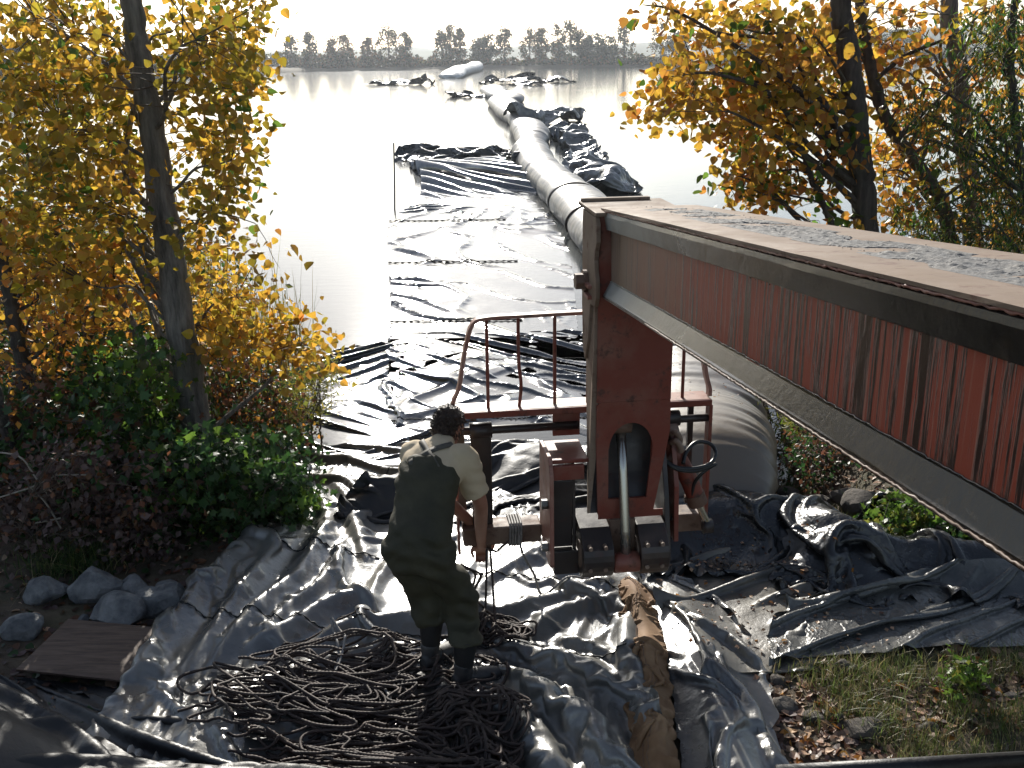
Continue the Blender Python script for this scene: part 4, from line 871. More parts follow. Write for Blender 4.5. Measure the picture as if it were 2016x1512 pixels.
for i, (dx, dy, u, v) in enumerate(((0, 0, 955, 1232), (.02, .01, 978, 1238))):
    e = at(u, v, z=.05); hang('rope', ['dark rope hanging straight from the gloved hands to the small coil, left strand', 'dark rope hanging straight from the hands to the small coil, right strand'][i].replace('gloved ', ''), [tuple(hx+(dx, dy, 0)), tuple(hx*.6+e*.4+(dx*.5, 0, .0)), tuple(hx*.25+e*.75), (e[0], e[1], hs(e[0], e[1])+.012), (e[0]+.06, e[1]+.03, hs(e[0]+.06, e[1]+.03)+.015)])
bt2 = np.array(ML(-.47, CY-.11, .46)); hang('rope', 'short dark rope running from the hands up to the wound knot', [tuple(hx), tuple(hx+(.06, -.03, -.01)), tuple(.5*(hx+bt2)+(.0, -.03, -.02)), tuple(bt2)])
q0 = np.array([-.30, 5.25, .60])
for i, (u, v) in enumerate(((925, 1220), (905, 1245))):
    e = at(u, v, z=.05); hang('rope', ['loose dark rope curving from the knees to the liner', 'second loose dark rope falling close beside his right leg'][i], [tuple(q0+(-.01*i, 0, .02*i)), tuple(q0+(.10-.03*i, .05, -.07)), tuple(q0*.4+e*.6+(.05, 0, .08)), (e[0], e[1], hs(e[0], e[1])+.01), (e[0]-.1, e[1]-.12, hs(e[0]-.1, e[1]-.12)+.01)])
def lrope(label, uv, mat='rope', lift=.0, r=.0085):
    ropes('rope', label, [lay([tuple(at(u, v, z=.04)[:2]) for u, v in uv], lift, r)], r, M[mat])
lrope('dark rope snaking from the right boot toward the bottom of the frame', [(930, 1290), (985, 1310), (1000, 1330), (985, 1355), (955, 1375), (940, 1410), (950, 1440), (965, 1490)], 'rope', .01)
lrope('thin dark rope trailing left from the boots over the smooth liner', [(790, 1210), (740, 1235), (660, 1250), (580, 1275), (520, 1300)], 'rope', .0, .006)
lrope('dark rope loop at the left end of the tangle', [(500, 1330), (430, 1320), (370, 1330), (350, 1350), (380, 1375), (440, 1380), (480, 1400)], 'rope', .02)

# ------------------------------------------------------------------ the man
man = empty('person', (-.40, 4.98, 0), 'man in olive bib waders and cream shirt bending over the carriage beam, seen from behind', 'person')
def remeshed(name, shapes, voxel, mat, parent, smooth=2, disp=None, **k):
    V, F = [], []
    for v, f in shapes:
        n = len(V); V += [tuple(q) for q in v]; F += [tuple(i+n for i in x) for x in f]
    me = bpy.data.meshes.new(name); me.from_pydata(V, [], F); o = bpy.data.objects.new(name+'_src', me); SC.collection.objects.link(o)
    r = o.modifiers.new('r', 'REMESH'); r.mode = 'VOXEL'; r.voxel_size = voxel
    s = o.modifiers.new('s', 'SMOOTH'); s.iterations = smooth*3; s.factor = .5
    dg = bpy.context.evaluated_depsgraph_get(); me2 = bpy.data.meshes.new_from_object(o.evaluated_get(dg)); bpy.data.objects.remove(o)
    n = len(me2.vertices); co = np.zeros(n*3, np.float32); me2.vertices.foreach_get('co', co); no = np.zeros(n*3, np.float32); me2.vertices.foreach_get('normal', no)
    co = co.reshape(-1, 3).astype(float); no = no.reshape(-1, 3)
    if disp: co = co+no*disp(co)[:, None]
    Fq = [tuple(p.vertices) for p in me2.polygons]; return mk(name, co, Fq, mat, parent, **k)
def loft(rings, n=24):
    "rings: (centre, half width vec, half depth vec)"
    V, F = [], []; a = np.arange(n)*2*math.pi/n
    R = np.array([[*c, *w, *d] for c, w, d in rings], float); R = cr_w(len(R), len(R)*5) @ R
    for q in R: V += [tuple(q[:3]+math.cos(t)*q[3:6]+math.sin(t)*q[6:9]) for t in a]
    m = len(R); F = [(i*n+j, i*n+(j+1) % n, (i+1)*n+(j+1) % n, (i+1)*n+j) for i in range(m-1) for j in range(n)]+[tuple(range(n))[::-1], tuple(range((m-1)*n, m*n))]
    return V, F
fd = np.array([.36, .93, 0]); fd /= np.linalg.norm(fd); rt = np.array([fd[1], -fd[0], 0]); up = np.array([0, 0, 1.])
def ring(c, w, d, lean=0.):        # lean tilts the ring forward
    return (c, rt*w, (fd*math.cos(lean)-up*math.sin(lean))*d)
foot = [np.array([-.475, 5.08, 0]), np.array([-.275, 4.93, 0])]
foot = [np.array([f[0], f[1], hs(f[0], f[1])]) for f in foot]
hip = np.array([-.52, 4.99, .86]); chest = np.array([-.475, 5.27, 1.16]); shl = np.array([-.435, 5.38, 1.245]); neck = np.array([-.400, 5.475, 1.29]); hd = np.array([-.372, 5.55, 1.355])
def leg(f, hx_, kn): 
    h = hip+rt*hx_; k = np.array(kn); an = f+up*.13
    return loft([ring(h+up*.04, .12, .14), ring(h-up*.08, .12, .13), ring(.6*h+.4*k, .115, .122), ring(k+up*.06, .107, .11), ring(k-up*.06, .103, .11), ring(.5*k+.5*an+up*.07, .10, .108), ring(an+up*.15, .088, .096)])
legL = leg(foot[0], -.085, (-.50, 5.10, .45)); legR = leg(foot[1], .095, (-.31, 5.06, .47))
torso_w = loft([ring(hip-up*.10, .18, .13), ring(hip+up*.0, .195, .145, .1), ring(hip+up*.10+fd*.03, .187, .145, .35), ring(.55*hip+.45*chest+up*.02, .175, .135, .6), ring(.2*hip+.8*chest+up*.015, .190, .138, .85), ring(chest+fd*.03+up*.03, .182, .132, .95), ring(chest+fd*.065+up*.045, .14, .118, 1.)])
def wr_disp(co):
    p = co; a = np.sin(p[:, 2]*38+4*np.sin(p[:, 0]*9+p[:, 2]*5)+3*p[:, 1]*4)*np.sin(p[:, 0]*13+p[:, 1]*7+1.3); b_ = np.sin(p[:, 2]*75+5*np.sin(p[:, 0]*14)+p[:, 1]*20)
    amp = .0055+.008*np.exp(-((p[:, 2]-.27)/.12)**2)+.005*np.exp(-((p[:, 2]-.52)/.08)**2)+.004*np.exp(-((p[:, 2]-.8)/.12)**2); return 1.15*amp*a+.002*b_-.004*np.clip(np.sin(p[:, 2]*23+5*p[:, 0]+6*np.sin(p[:, 1]*6)), .5, 1)
wad = remeshed('waders', [legL, legR, torso_w], .011, M['wader'], man, 2, wr_disp)
# shirt: yoke, shoulders, sleeves
shR = shl+rt*.165; shL = shl-rt*.150+fd*.02-up*.02; elR = np.array([-.195, 5.42, .93]); elL = np.array([-.50, 5.62, .97])
hR = np.array(hx)+np.array([-.035, -.005, .02]); hL = np.array(hx)+np.array([-.03, .12, .04])
sh_t = loft([ring(chest-fd*.10-up*.09, .165, .115, .8), ring(chest, .186, .125, .9), ring(.5*(chest+shl), .195, .115, .95), ring(shl, .17, .095, 1.), ring(neck-fd*.02, .085, .07, 1.), ring(neck+fd*.02+up*.01, .066, .062, 1.)])
def limb(pts, rs, n=16): V, F = tube_np(spline(pts, 30), np.interp(np.linspace(0, 1, 30), np.linspace(0, 1, len(rs)), rs), n); return V, F
slR = limb([shR-rt*.05, shR+rt*.005, .55*shR+.45*elR, .25*shR+.75*elR], [.075, .088, .082, .078]); slL = limb([shL+rt*.05, shL-rt*.005, .55*shL+.45*elL, .25*shL+.75*elL], [.075, .085, .08, .076])
def sd(co): p = co; return .004*np.sin(p[:, 0]*40+4*np.sin(p[:, 2]*16))*np.sin(p[:, 2]*30+p[:, 1]*9)+.002*np.sin(p[:, 2]*85+p[:, 0]*30)
shirt = remeshed('shirt', [sh_t, slR, slL], .009, M['shirt'], man, 2, sd)
# body (torso core, neck, head, arms, hands) as one surface
def hand(h, el, side):
    h = np.array(h); d = h-el; d /= np.linalg.norm(d); s = np.cross(d, up); s /= np.linalg.norm(s); dn = np.cross(s, d); out = []
    palm = h+d*.045; out.append(loft([(h-d*.01, s*.026, dn*.018), (h+d*.03, s*.038, dn*.017), (h+d*.075, s*.042, dn*.015), (h+d*.09, s*.038, dn*.012)], 16))
    for i, (o, L) in enumerate(((-.033, .062), (-.011, .072), (.011, .068), (.033, .054))):
        b0 = h+d*.08+s*o; p = [b0-d*.02, b0+d*.25*L, b0+d*.62*L-dn*.012*1., b0+d*.80*L-dn*.035, b0+d*.62*L-dn*.055]; out.append(limb(p, [.0105, .0105, .0095, .009, .0075], 10))
    b0 = h+d*.02+s*side*.03; out.append(limb([b0-s*side*.015, b0+s*side*.022+d*.02, b0+s*side*.030+d*.045-dn*.02, b0+s*side*.018+d*.06-dn*.045], [.014, .013, .011, .009], 10)); return out
arms = [limb([shR, .5*shR+.5*elR, elR, .5*elR+.5*hR, hR], [.05, .047, .043, .040, .027]), limb([shL, .5*shL+.5*elL, elL, .5*elL+.5*hL, hL], [.05, .047, .042, .038, .027])]
hf = fd*.93+rt*.25; hf /= np.linalg.norm(hf); hr = np.array([hf[1], -hf[0], 0]); hu = up*.80+hf*.6; hu /= np.linalg.norm(hu); hfo = np.cross(hu, hr); hfo /= np.linalg.norm(hfo)
def HP(r_, f_, u_): return hd+hr*r_+hfo*f_+hu*u_
head_ = loft([(HP(0, .03, -.125), hr*.028, hfo*.03), (HP(0, .025, -.105), hr*.048, hfo*.062), (HP(0, .012, -.06), hr*.064, hfo*.082), (HP(0, 0, 0), hr*.074, hfo*.094), (HP(0, -.008, .055), hr*.074, hfo*.093), (HP(0, -.008, .09), hr*.055, hfo*.07), (HP(0, -.005, .108), hr*.02, hfo*.025)])
nose = loft([(HP(0, .088, .012), hr*.008, hu*.012), (HP(0, .100, -.012), hr*.012, hu*.014), (HP(0, .112, -.024), hr*.012, hu*.010)], 10)
ears = [loft([(HP(q*.070, -.002, -.01), hfo*.016, hu*.028), (HP(q*.082, -.008, -.008), hfo*.018, hu*.031), (HP(q*.088, -.012, -.006), hfo*.012, hu*.024)], 12) for q in (1, -1)]
brow = loft([(HP(-.05, .074, .03), hfo*.01, hu*.008), (HP(0, .088, .032), hfo*.012, hu*.009), (HP(.05, .074, .03), hfo*.01, hu*.008)], 8)
lips = loft([(HP(-.024, .078, -.062), hfo*.008, hu*.008), (HP(0, .088, -.062), hfo*.010, hu*.010), (HP(.024, .078, -.062), hfo*.008, hu*.008)], 8)
nk = limb([shl+up*.01, neck, HP(0, -.01, -.06)], [.065, .056, .055])
core = loft([ring(hip+up*.05, .14, .10, .2), ring(.5*(hip+chest), .14, .10, .6), ring(chest, .15, .095, .9), ring(shl, .14, .07, 1.)])
body = remeshed('body', arms+hand(hR, elR, -1)+hand(hL, elL, 1)+[head_, nose, brow, lips, nk, core]+ears, .0062, M['skin'], man, 1)
for q in (-1, 1):
    c = HP(q*.030, .078, .008); me_ = bmesh.new(); bmesh.ops.create_uvsphere(me_, u_segments=12, v_segments=8, radius=.0125); V = [tuple(np.array(v.co)+c) for v in me_.verts]; F = [tuple(v.index for v in f.verts) for f in me_.faces]; me_.free(); mk('eye', V, F, M['shirt'], man)
# hair: cap shell plus locks
cap = loft([(HP(0, -.045, -.085), hr*.050, hfo*.035), (HP(0, -.030, -.05), hr*.072, hfo*.068), (HP(0, -.022, 0), hr*.081, hfo*.085), (HP(0, -.016, .055), hr*.082, hfo*.098), (HP(0, -.012, .095), hr*.064, hfo*.082), (HP(0, -.008, .118), hr*.025, hfo*.032)])
def hdsp(co): return .004*np.sin(co[:, 0]*160+co[:, 2]*60)*np.sin(co[:, 1]*130+co[:, 2]*90)+.003*np.sin(co[:, 2]*190+co[:, 0]*60)
hair = remeshed('hair', [cap], .006, M['hair'], man, 1, hdsp)
hv, hfc = [], []
for _ in range(1500):
    th, ph = rr.uniform(0, 6.28), rr.uniform(-.7, 1.5); n_ = hr*math.cos(th)*math.cos(ph)+hfo*math.sin(th)*math.cos(ph)+hu*math.sin(ph)
    if np.dot(n_, hfo) > .62 and np.dot(n_, hu) < .6: continue
    c = HP(0, -.015, .012)+hr*np.dot(n_, hr)*.079+hfo*np.dot(n_, hfo)*.094+hu*np.dot(n_, hu)*.103; t_ = -hu*.6-hfo*.3+n_*.45+rr.normal(0, .45, 3); t_ /= np.linalg.norm(t_); s_ = np.cross(n_, t_)*.0028; L = rr.uniform(.018, .038); k = len(hv)
    hv += [tuple(c-s_-n_*.004), tuple(c+s_-n_*.004), tuple(c+t_*L*.6+n_*.006+s_*.6), tuple(c+t_*L+n_*.003)]; hfc += [(k, k+1, k+2), (k, k+2, k+3)]
mk('hair_locks', hv, hfc, M['hair'], hair)
# suspenders crossing the back of the shirt
bs = BVHTree.FromPolygons([tuple(shirt.matrix_world @ v.co) if False else tuple(v.co) for v in shirt.data.vertices], [tuple(p.vertices) for p in shirt.data.polygons])
def strap(p, q):
    pts = []
    for t in np.linspace(0, 1, 22):
        c = p*(1-t)+q*t; o_ = c+(up*.75-fd*.65)*.3; h_ = bs.ray_cast(Vector(o_), Vector(-(up*.75-fd*.65)).normalized())
        if h_[0] is not None: pts.append(np.array(h_[0])+np.array(h_[1])*.004)
    if len(pts) < 4: return
    V, F = [], []; P = np.array(pts); T = np.gradient(P, axis=0); T /= np.linalg.norm(T, axis=1)[:, None]; nn = up*.75-fd*.65
    for c, t in zip(P, T):
        s_ = np.cross(t, nn); s_ /= np.linalg.norm(s_); V += [c-s_*.018, c+s_*.018, c+s_*.018+nn*.004, c-s_*.018+nn*.004]
    m = len(P); F = [(4*i+j, 4*i+(j+1) % 4, 4*i+4+(j+1) % 4, 4*i+4+j) for i in range(m-1) for j in range(4)]+[(3, 2, 1, 0), (4*m-4, 4*m-3, 4*m-2, 4*m-1)]
    mk('suspender', V, F, M['strap'], man)
strap(chest-rt*.085+fd*.0+up*.02, shl+rt*.10+fd*.08); strap(chest+rt*.085+fd*.0+up*.02, shl-rt*.10+fd*.08)
for i, f in enumerate(foot):
    d = fd*.8+rt*(.75 if i else .25); d /= np.linalg.norm(d); s = np.cross(d, up)
    b = f+up*.004
    bt_ = remeshed('boot', [loft([(b+up*.045-d*.085, s*.030, up*.040), (b+up*.05-d*.05, s*.042, up*.048), (b+up*.048+d*.02, s*.047, up*.046), (b+up*.040+d*.10, s*.053, up*.038), (b+up*.034+d*.165, s*.048, up*.031), (b+up*.030+d*.20, s*.028, up*.024)], 18),
        limb([b+up*.05-d*.02, b+up*.12-d*.022, b+up*.15-d*.02], [.05, .053, .056])], .007, M['boot'], man, 1)
    V, F = loft([(b+up*.012-d*.095, s*.03, up*.012), (b+up*.012-d*.04, s*.046, up*.014), (b+up*.012+d*.05, s*.05, up*.014), (b+up*.012+d*.12, s*.056, up*.014), (b+up*.012+d*.18, s*.048, up*.014), (b+up*.012+d*.208, s*.026, up*.012)], 14); mk('sole', V, F, M['sock'], bt_)
    for q in range(4): V, F = tube_np([b+up*(.088-.010*q)+d*(.02+.025*q)-s*.04, b+up*(.101-.010*q)+d*(.02+.025*q), b+up*(.088-.010*q)+d*(.02+.025*q)+s*.04], .003, 6); mk('lace', V, F, M['strap'], bt_)
    k = b+up*.3; V, F = limb([b+up*.13-d*.015, b+up*.2-d*.012, b+up*.30], [.052, .060, .072]); mk('sock', V, F, M['sock'], man)
# ------------------------------------------------------------------ vegetation
vr = np.random.default_rng(2024)
POPLAR = (np.array([(0, 0, 0), (.42, .12, .06), (.50, .42, .10), (.28, .78, .04), (0, 1.08, -.06), (-.28, .78, .04), (-.50, .42, .10), (-.42, .12, .06), (0, .45, -.04)], float),
          np.array([(8, 0, 1), (8, 1, 2), (8, 2, 3), (8, 3, 4), (8, 4, 5), (8, 5, 6), (8, 6, 7), (8, 7, 0)]))
SIMPLE = (np.array([(0, 0, 0), (.38, .45, .08), (0, 1, -.05), (-.38, .45, .08)], float), np.array([(0, 1, 2), (0, 2, 3)]))
NARROW = (np.array([(0, 0, 0), (.10, .45, .03), (0, 1, -.08), (-.10, .45, .03)], float), np.array([(0, 1, 2), (0, 2, 3)]))
LOBED = (np.array([(0, 0, 0), (.45, .05, .05), (.30, .35, 0), (.55, .70, .08), (.15, .65, 0), (0, 1.05, -.06), (-.15, .65, 0), (-.55, .70, .08), (-.30, .35, 0), (-.45, .05, .05)], float),
         np.array([(0, 1, 2), (0, 2, 8), (2, 3, 4), (0, 8, 9), (8, 6, 7), (2, 4, 6), (2, 6, 8), (4, 5, 6)]))
def rotm(n, droop=0., r=vr):
    q = r.standard_normal((n, 4)); q /= np.linalg.norm(q, axis=1)[:, None]; w, x, y, z = q.T
    Rm = np.stack([np.stack([1-2*(y*y+z*z), 2*(x*y-z*w), 2*(x*z+y*w)], -1), np.stack([2*(x*y+z*w), 1-2*(x*x+z*z), 2*(y*z-x*w)], -1), np.stack([2*(x*z-y*w), 2*(y*z+x*w), 1-2*(x*x+y*y)], -1)], 1)
    if droop:        # bias the blade's long axis downward
        Y = Rm[:, :, 1].copy(); Y[:, 2] -= droop; Y /= np.linalg.norm(Y, axis=1)[:, None]; X = Rm[:, :, 0]; X = X-Y*(X*Y).sum(1)[:, None]; X /= np.linalg.norm(X, axis=1)[:, None]+1e-9; Rm = np.stack([X, Y, np.cross(X, Y)], -1)
    return Rm
def leaves_np(C, size, tmpl, Rm=None, droop=.5):
    n = len(C); T, F = tmpl; Rm = rotm(n, droop) if Rm is None else Rm; size = np.broadcast_to(size, (n,))
    V = np.einsum('nij,kj->nki', Rm, T)*size[:, None, None]+C[:, None]; Fn = F[None]+np.arange(n)[:, None, None]*len(T)
    return V.reshape(-1, 3), Fn.reshape(-1, 3), len(F)
def inpoly(P, poly):
    x, y = P[:, 0], P[:, 1]; ins = np.zeros(len(P), bool); q = poly
    for i in range(len(q)):
        x1, y1 = q[i]; x2, y2 = q[i-1]; c = (y1 > y) != (y2 > y)
        ins ^= c & (x < (x2-x1)*(y-y1)/((y2-y1) if y2 != y1 else 1e-9)+x1)
    return ins
def region(poly, n, Y0, Y1, dens=None):
    poly = np.array(poly, float); out = []
    while len(out) < n:
        P = vr.uniform(poly.min(0), poly.max(0), (n*3, 2)); P = P[inpoly(P, poly)]
        out += P.tolist()
    P = np.array(out[:n]); return atv(P[:, 0], P[:, 1], vr.uniform(Y0, Y1, n))
def grow(trunks, C, nl=22, r=vr, rtw=.0035):
    "limbs from the trunks, then a twig to every clump centre; returns limb paths, twig paths"
    TP = np.concatenate([spline([p[:3] for p in t], 60) for t in trunks]); TR = np.concatenate([np.interp(np.linspace(0, 1, 60), np.linspace(0, 1, len(t)), [p[3] for p in t]) for t in trunks])
    idx = r.choice(len(C), min(nl, len(C)), replace=False); limbs, lr = [], []
    for i in idx:
        c = C[i]; d = np.linalg.norm(TP[:, :2]-c[:2], axis=1); want = c[2]-.55*d; k = np.argmin(np.abs(TP[:, 2]-want)+.6*d); a = TP[k]; L = np.linalg.norm(c-a)
        mid = (a+c)/2+np.array([0, 0, .10*L])+r.normal(0, .05*L, 3); P = spline([a, a*.72+c*.28+np.array([0, 0, .02*L])+r.normal(0, .03*L, 3), mid, a*.2+c*.8+r.normal(0, .03*L, 3)+np.array([0, 0, .06*L]), c], 22)
        limbs.append(P); lr.append(np.linspace(min(.45*TR[k], .010+.011*L), .005, 22))
    NP_ = np.concatenate([l[5:] for l in limbs]); twigs, tr = [], []
    for c in C:
        d = np.linalg.norm(NP_-c, axis=1)+.5*np.maximum(0, NP_[:, 2]-c[2]); a = NP_[np.argmin(d)]; L = np.linalg.norm(c-a)
        if L < .03: continue
        P = spline([a, (a+c)/2+r.normal(0, .10*L, 3)+np.array([0, 0, .08*L]), c, c+(c-a)*.12-np.array([0, 0, .05])], 7); twigs.append(P); tr.append(np.linspace(rtw*(1+.6*L), .0016, 7))
    return limbs, lr, twigs, tr
LEAFSETS = {}
def leafobjs(parent, C, size, mats, tmpl, Rm, midx):
    for k in range(len(C)):
        key = (id(tmpl), midx[k], k % 3)
        if key not in LEAFSETS:
            T = tmpl[0].copy(); T[:, 2] *= (1, -1.6, 2.4)[k % 3]; LEAFSETS[key] = mesh_np('leaf', T, tmpl[1], mats[midx[k]])
        o = bpy.data.objects.new('leaf', LEAFSETS[key]); SC.collection.objects.link(o); o.parent = parent
        o.matrix_parent_inverse = world_of(parent).inverted(); o.matrix_basis = Matrix.Translation(C[k]) @ Matrix(Rm[k].tolist()).to_4x4() @ Matrix.Scale(float(size[k]), 4)
def plant(name, label, cat, trunks, C, nleaf, size, tmpl, mats, wts, spread=.12, bark='bark', twig='twig', single=0, nl=22, droop=.5, group=None, base=None, matfn=None, crown='leaves', sides=12):
    if base is None: base = trunks[0][0][:3]
    t = empty(name, tuple(base), label, cat, group)
    for i, tr in enumerate(trunks):
        S = spline([p[:3] for p in tr], 70); rad = np.interp(np.linspace(0, 1, 70), np.linspace(0, 1, len(tr)), [p[3] for p in tr]); rad = rad*(1+.04*np.sin(np.arange(70)*.9+i)+vr.normal(0, .012, 70))
        if tr[0][3] > .04: rad[:6] *= np.linspace(1.35, 1, 6)
        S[1:-1] += vr.normal(0, .006, (68, 3)); V, F = tube_np(S, rad, sides); mk('trunk' if tr[0][3] > .03 else 'stem', V, F, M[bark], t)
    limbs, lr, twigs, trd = grow(trunks, C, nl)
    V, F = tubes_np(limbs, lr, 7); mk('limbs', V, F, M[bark], t, kind='stuff')
    V, F = tubes_np(twigs, trd, 4); mk('twigs', V, F, M[twig], t, kind='stuff')
    n = len(C)*nleaf; ci = np.repeat(np.arange(len(C)), nleaf); L = C[ci]+vr.normal(0, 1, (n, 3))*np.array([spread, spread, spread*.8]); L[:, 2] -= .02
    s = size*np.clip(vr.normal(1, .22, n), .5, 1.5); Rm = rotm(n, droop); cm = vr.random(len(C))
    wts = np.array(wts, float); wts /= wts.sum(); cum = np.cumsum(wts); u = np.clip(.5*cm[ci]+.5*vr.random(n)+.0, 0, .9999) if matfn is None else matfn(C[ci], vr.random(n), cm[ci])
    mi = np.minimum(np.searchsorted(cum, u), len(mats)-1); MM = [M[m] for m in mats]
    if single:
        order = np.argsort(np.abs(L[:, 1])+.0*L[:, 0]); vis = [i for i in order if -2.9-2*0 < L[i, 0] < 9 and L[i, 2] < 3.9 and abs(L[i, 0]) < .55*L[i, 1]+.2][:single]; mskk = np.zeros(n, bool); mskk[vis] = True
        leafobjs(t, L[mskk], s[mskk], MM, tmpl, Rm[mskk], mi[mskk]); L, s, Rm, mi = L[~mskk], s[~mskk], Rm[~mskk], mi[~mskk]
    V, F, k = leaves_np(L, s, tmpl, Rm); o = mk(crown, V, F, MM, t, midx=np.repeat(mi, k), smooth=False); o['kind'] = 'stuff'
    return t
def trk(uvs, Y, r0, r1, base_z=None, dY=0.):
    P = [at(u, v, Y=Y+dY*i/(max(1, len(uvs)-1))) for i, (u, v) in enumerate(uvs)]
    b0 = P[0].copy(); gz = float(terrain(b0[0], b0[1]))-.05
    if P[0][2] > gz+.05: P = [np.array([b0[0]+(b0[0]-P[1][0])*min(.8, (b0[2]-gz)/max(.1, P[1][2]-b0[2])), b0[1], gz])]+P
    R_ = np.linspace(r0, r1, len(P)); return [(*p, r) for p, r in zip(P, R_)]
# big left poplar
TA = trk([(392, 905), (378, 780), (352, 620), (335, 500), (316, 380), (300, 250), (275, 120), (258, 0)], 8.4, .145, .085); top = TA[-1]
TA += [(top[0]-.15, 8.5, 5.2, .06), (top[0]-.3, 8.5, 7.2, .02)]
polyA = [(0, 0), (535, 0), (505, 55), (545, 140), (500, 170), (488, 230), (500, 300), (470, 340), (500, 400), (430, 420), (520, 460), (550, 500), (470, 540), (400, 560), (330, 600), (240, 560), (150, 600), (0, 560)]
polyA2 = [(400, 560), (520, 590), (600, 640), (650, 690), (640, 720), (590, 720), (500, 700), (430, 720), (390, 640)]
CA = np.concatenate([region(polyA, 330, 7.4, 9.8), region(polyA2, 62, 8.2, 9.2), region([(0, 0), (480, 0), (470, 520), (0, 520)], 60, 7.6, 9.4)])
CA = np.concatenate([CA, region([(0, 0), (250, 0), (300, 500), (0, 560)], 110, 8.9, 10.6)])
hi = np.column_stack([vr.uniform(-4.6, -1.9, 160), vr.uniform(6.8, 10, 160), vr.uniform(3.9, 7.2, 160)]); CA = np.concatenate([CA, hi])
def clear(C, T, w, keep=.07):
    "thin out the clumps that would stand right in front of a trunk"
    tx = np.interp(C[:, 2], [p[2] for p in T], [p[0] for p in T]); ty = T[1][1]; return C[~((np.abs(C[:, 0]*ty/C[:, 1]-tx) < w) & (C[:, 1] < ty+.25) & (vr.random(len(C)) > keep))]
tx = np.interp(CA[:, 2], [p[2] for p in TA], [p[0] for p in TA]); CA = CA[~((np.abs(CA[:, 0]*8.4/CA[:, 1]-tx) < .27) & (CA[:, 1] < 8.7) & (vr.random(len(CA)) < .93))]
limbsA = [trk([(325, 290), (345, 180), (335, 80), (310, 0)], 8.35, .03, .012)[1:], ]
def mfA(C, a, c):   # oranger low on the right, greener high on the left
    t = np.clip((2.4-C[:, 2])/2.6, 0, 1); return np.clip(.33*a+.42*c+.26*(1-t), 0, .999)
plant('poplar_tree', 'tall yellow leaved poplar with thick grey trunk at the left water edge', 'tree', [TA], CA, 17, .066, POPLAR, ['y2', 'y1', 'y3', 'g1'], [.30, .34, .24, .12], .13, single=300, nl=36, matfn=mfA)
# slender left trees
TB = trk([(78, 890), (55, 760), (30, 640), (8, 520), (-15, 380), (-30, 200)], 8.9, .075, .045)
CB = region([(0, 430), (250, 480), (300, 640), (230, 720), (0, 760)], 90, 8.6, 10.2)
plant('poplar_tree', 'thin dark trunked tree leaning left at the left edge with yellow leaves', 'tree', [TB], CB, 15, .062, POPLAR, ['y1', 'y2', 'y3'], [.5, .3, .2], .14, bark='bark_dark', nl=10)
TC = trk([(135, 870), (150, 740), (175, 660), (215, 560), (240, 470)], 9.8, .06, .03)
TC2 = trk([(120, 760), (80, 690), (40, 640), (0, 630)], 9.7, .045, .03)
CC = region([(90, 500), (330, 500), (520, 560), (500, 680), (300, 700), (100, 690)], 170, 10, 12.2)
plant('willow_tree', 'forked small tree with fine golden leaves behind the left poplar trunk', 'tree', [TC, TC2[1:]], CC, 26, .05, SIMPLE, ['y1', 'y3', 'y2', 'g3'], [.5, .22, .18, .1], .17, bark='bark_dark', nl=16)
TD = trk([(40, 960), (20, 880), (0, 800), (-20, 700)], 7.6, .05, .035)
plant('dead_tree', 'bare dark stem leaning at the left edge below the yellow leaves', 'tree', [TD], region([(0, 700), (200, 720), (180, 850), (0, 860)], 40, 7.6, 9), 12, .05, SIMPLE, ['br', 'y2', 'g2'], [.5, .2, .3], .12, bark='bark_dark', nl=6)
# shrubs
def shrub(name, label, poly, Y0, Y1, nc, nleaf, size, tmpl, mats, w, spread=.10, root=None, nst=7, twig='twig', group=None, droop=.3, cat='shrub', nl=14):
    C = region(poly, nc, Y0, Y1); g = terrain(C[:, 0], C[:, 1]); C[:, 2] = np.maximum(C[:, 2], g+.04+.25*np.clip(g-C[:, 2], 0, 1)*vr.random(len(C))); c = C.mean(0); gz = float(terrain(c[0], c[1])); st = []
    for k in range(nst):
        q = C[vr.integers(len(C))]; b0 = np.array([.6*c[0]+.4*q[0]+vr.normal(0, .05), .6*c[1]+.4*q[1], 0]); b0[2] = float(terrain(b0[0], b0[1]))-.03
        st.append([(*b0, .012), (*(b0*.5+q*.5+vr.normal(0, .05, 3)), .009), (*q, .004)])
    plant(name, label, cat, st, C, nleaf, size, tmpl, mats, w, spread, bark=twig, twig=twig, nl=nl, base=(c[0], c[1], gz), group=group, droop=droop, sides=6)
shrub('shrub', 'dense dark green shrub covering the foot of the big poplar trunk', [(300, 880), (420, 850), (560, 870), (600, 930), (590, 1010), (520, 1050), (430, 1110), (330, 1090), (290, 980)], 6.7, 8.2, 240, 20, .062, LOBED, ['g2', 'g1', 'br'], [.72, .2, .08], .10)
shrub('shrub', 'green leafy vine shrub left of the big trunk with bright lobed leaves', [(160, 690), (330, 650), (350, 760), (360, 880), (250, 900), (140, 860)], 7.6, 9.4, 120, 15, .075, LOBED, ['g2', 'g1', 'g3'], [.5, .38, .12], .12)
shrub('shrub', 'dead bush of curled purple brown leaves above the grey rocks', [(0, 900), (140, 870), (290, 900), (340, 1010), (320, 1100), (130, 1110), (0, 1080)], 6.35, 7.6, 230, 20, .055, SIMPLE, ['dead', 'br', 'g2'], [.62, .2, .18], .09, droop=.8)
shrub('shrub', 'dark shady thicket behind the dead bush at the left edge', [(0, 640), (260, 640), (330, 760), (330, 900), (0, 920)], 9, 11.5, 260, 20, .06, SIMPLE, ['br', 'g2', 'y2'], [.42, .5, .08], .15)
shrub('shrub', 'dark tangled thicket between the big poplar trunk and the reeds', [(390, 690), (520, 690), (580, 800), (590, 880), (430, 890)], 8.9, 10.6, 190, 20, .055, SIMPLE, ['g2', 'br', 'y2', 'g3'], [.4, .25, .13, .22], .12)
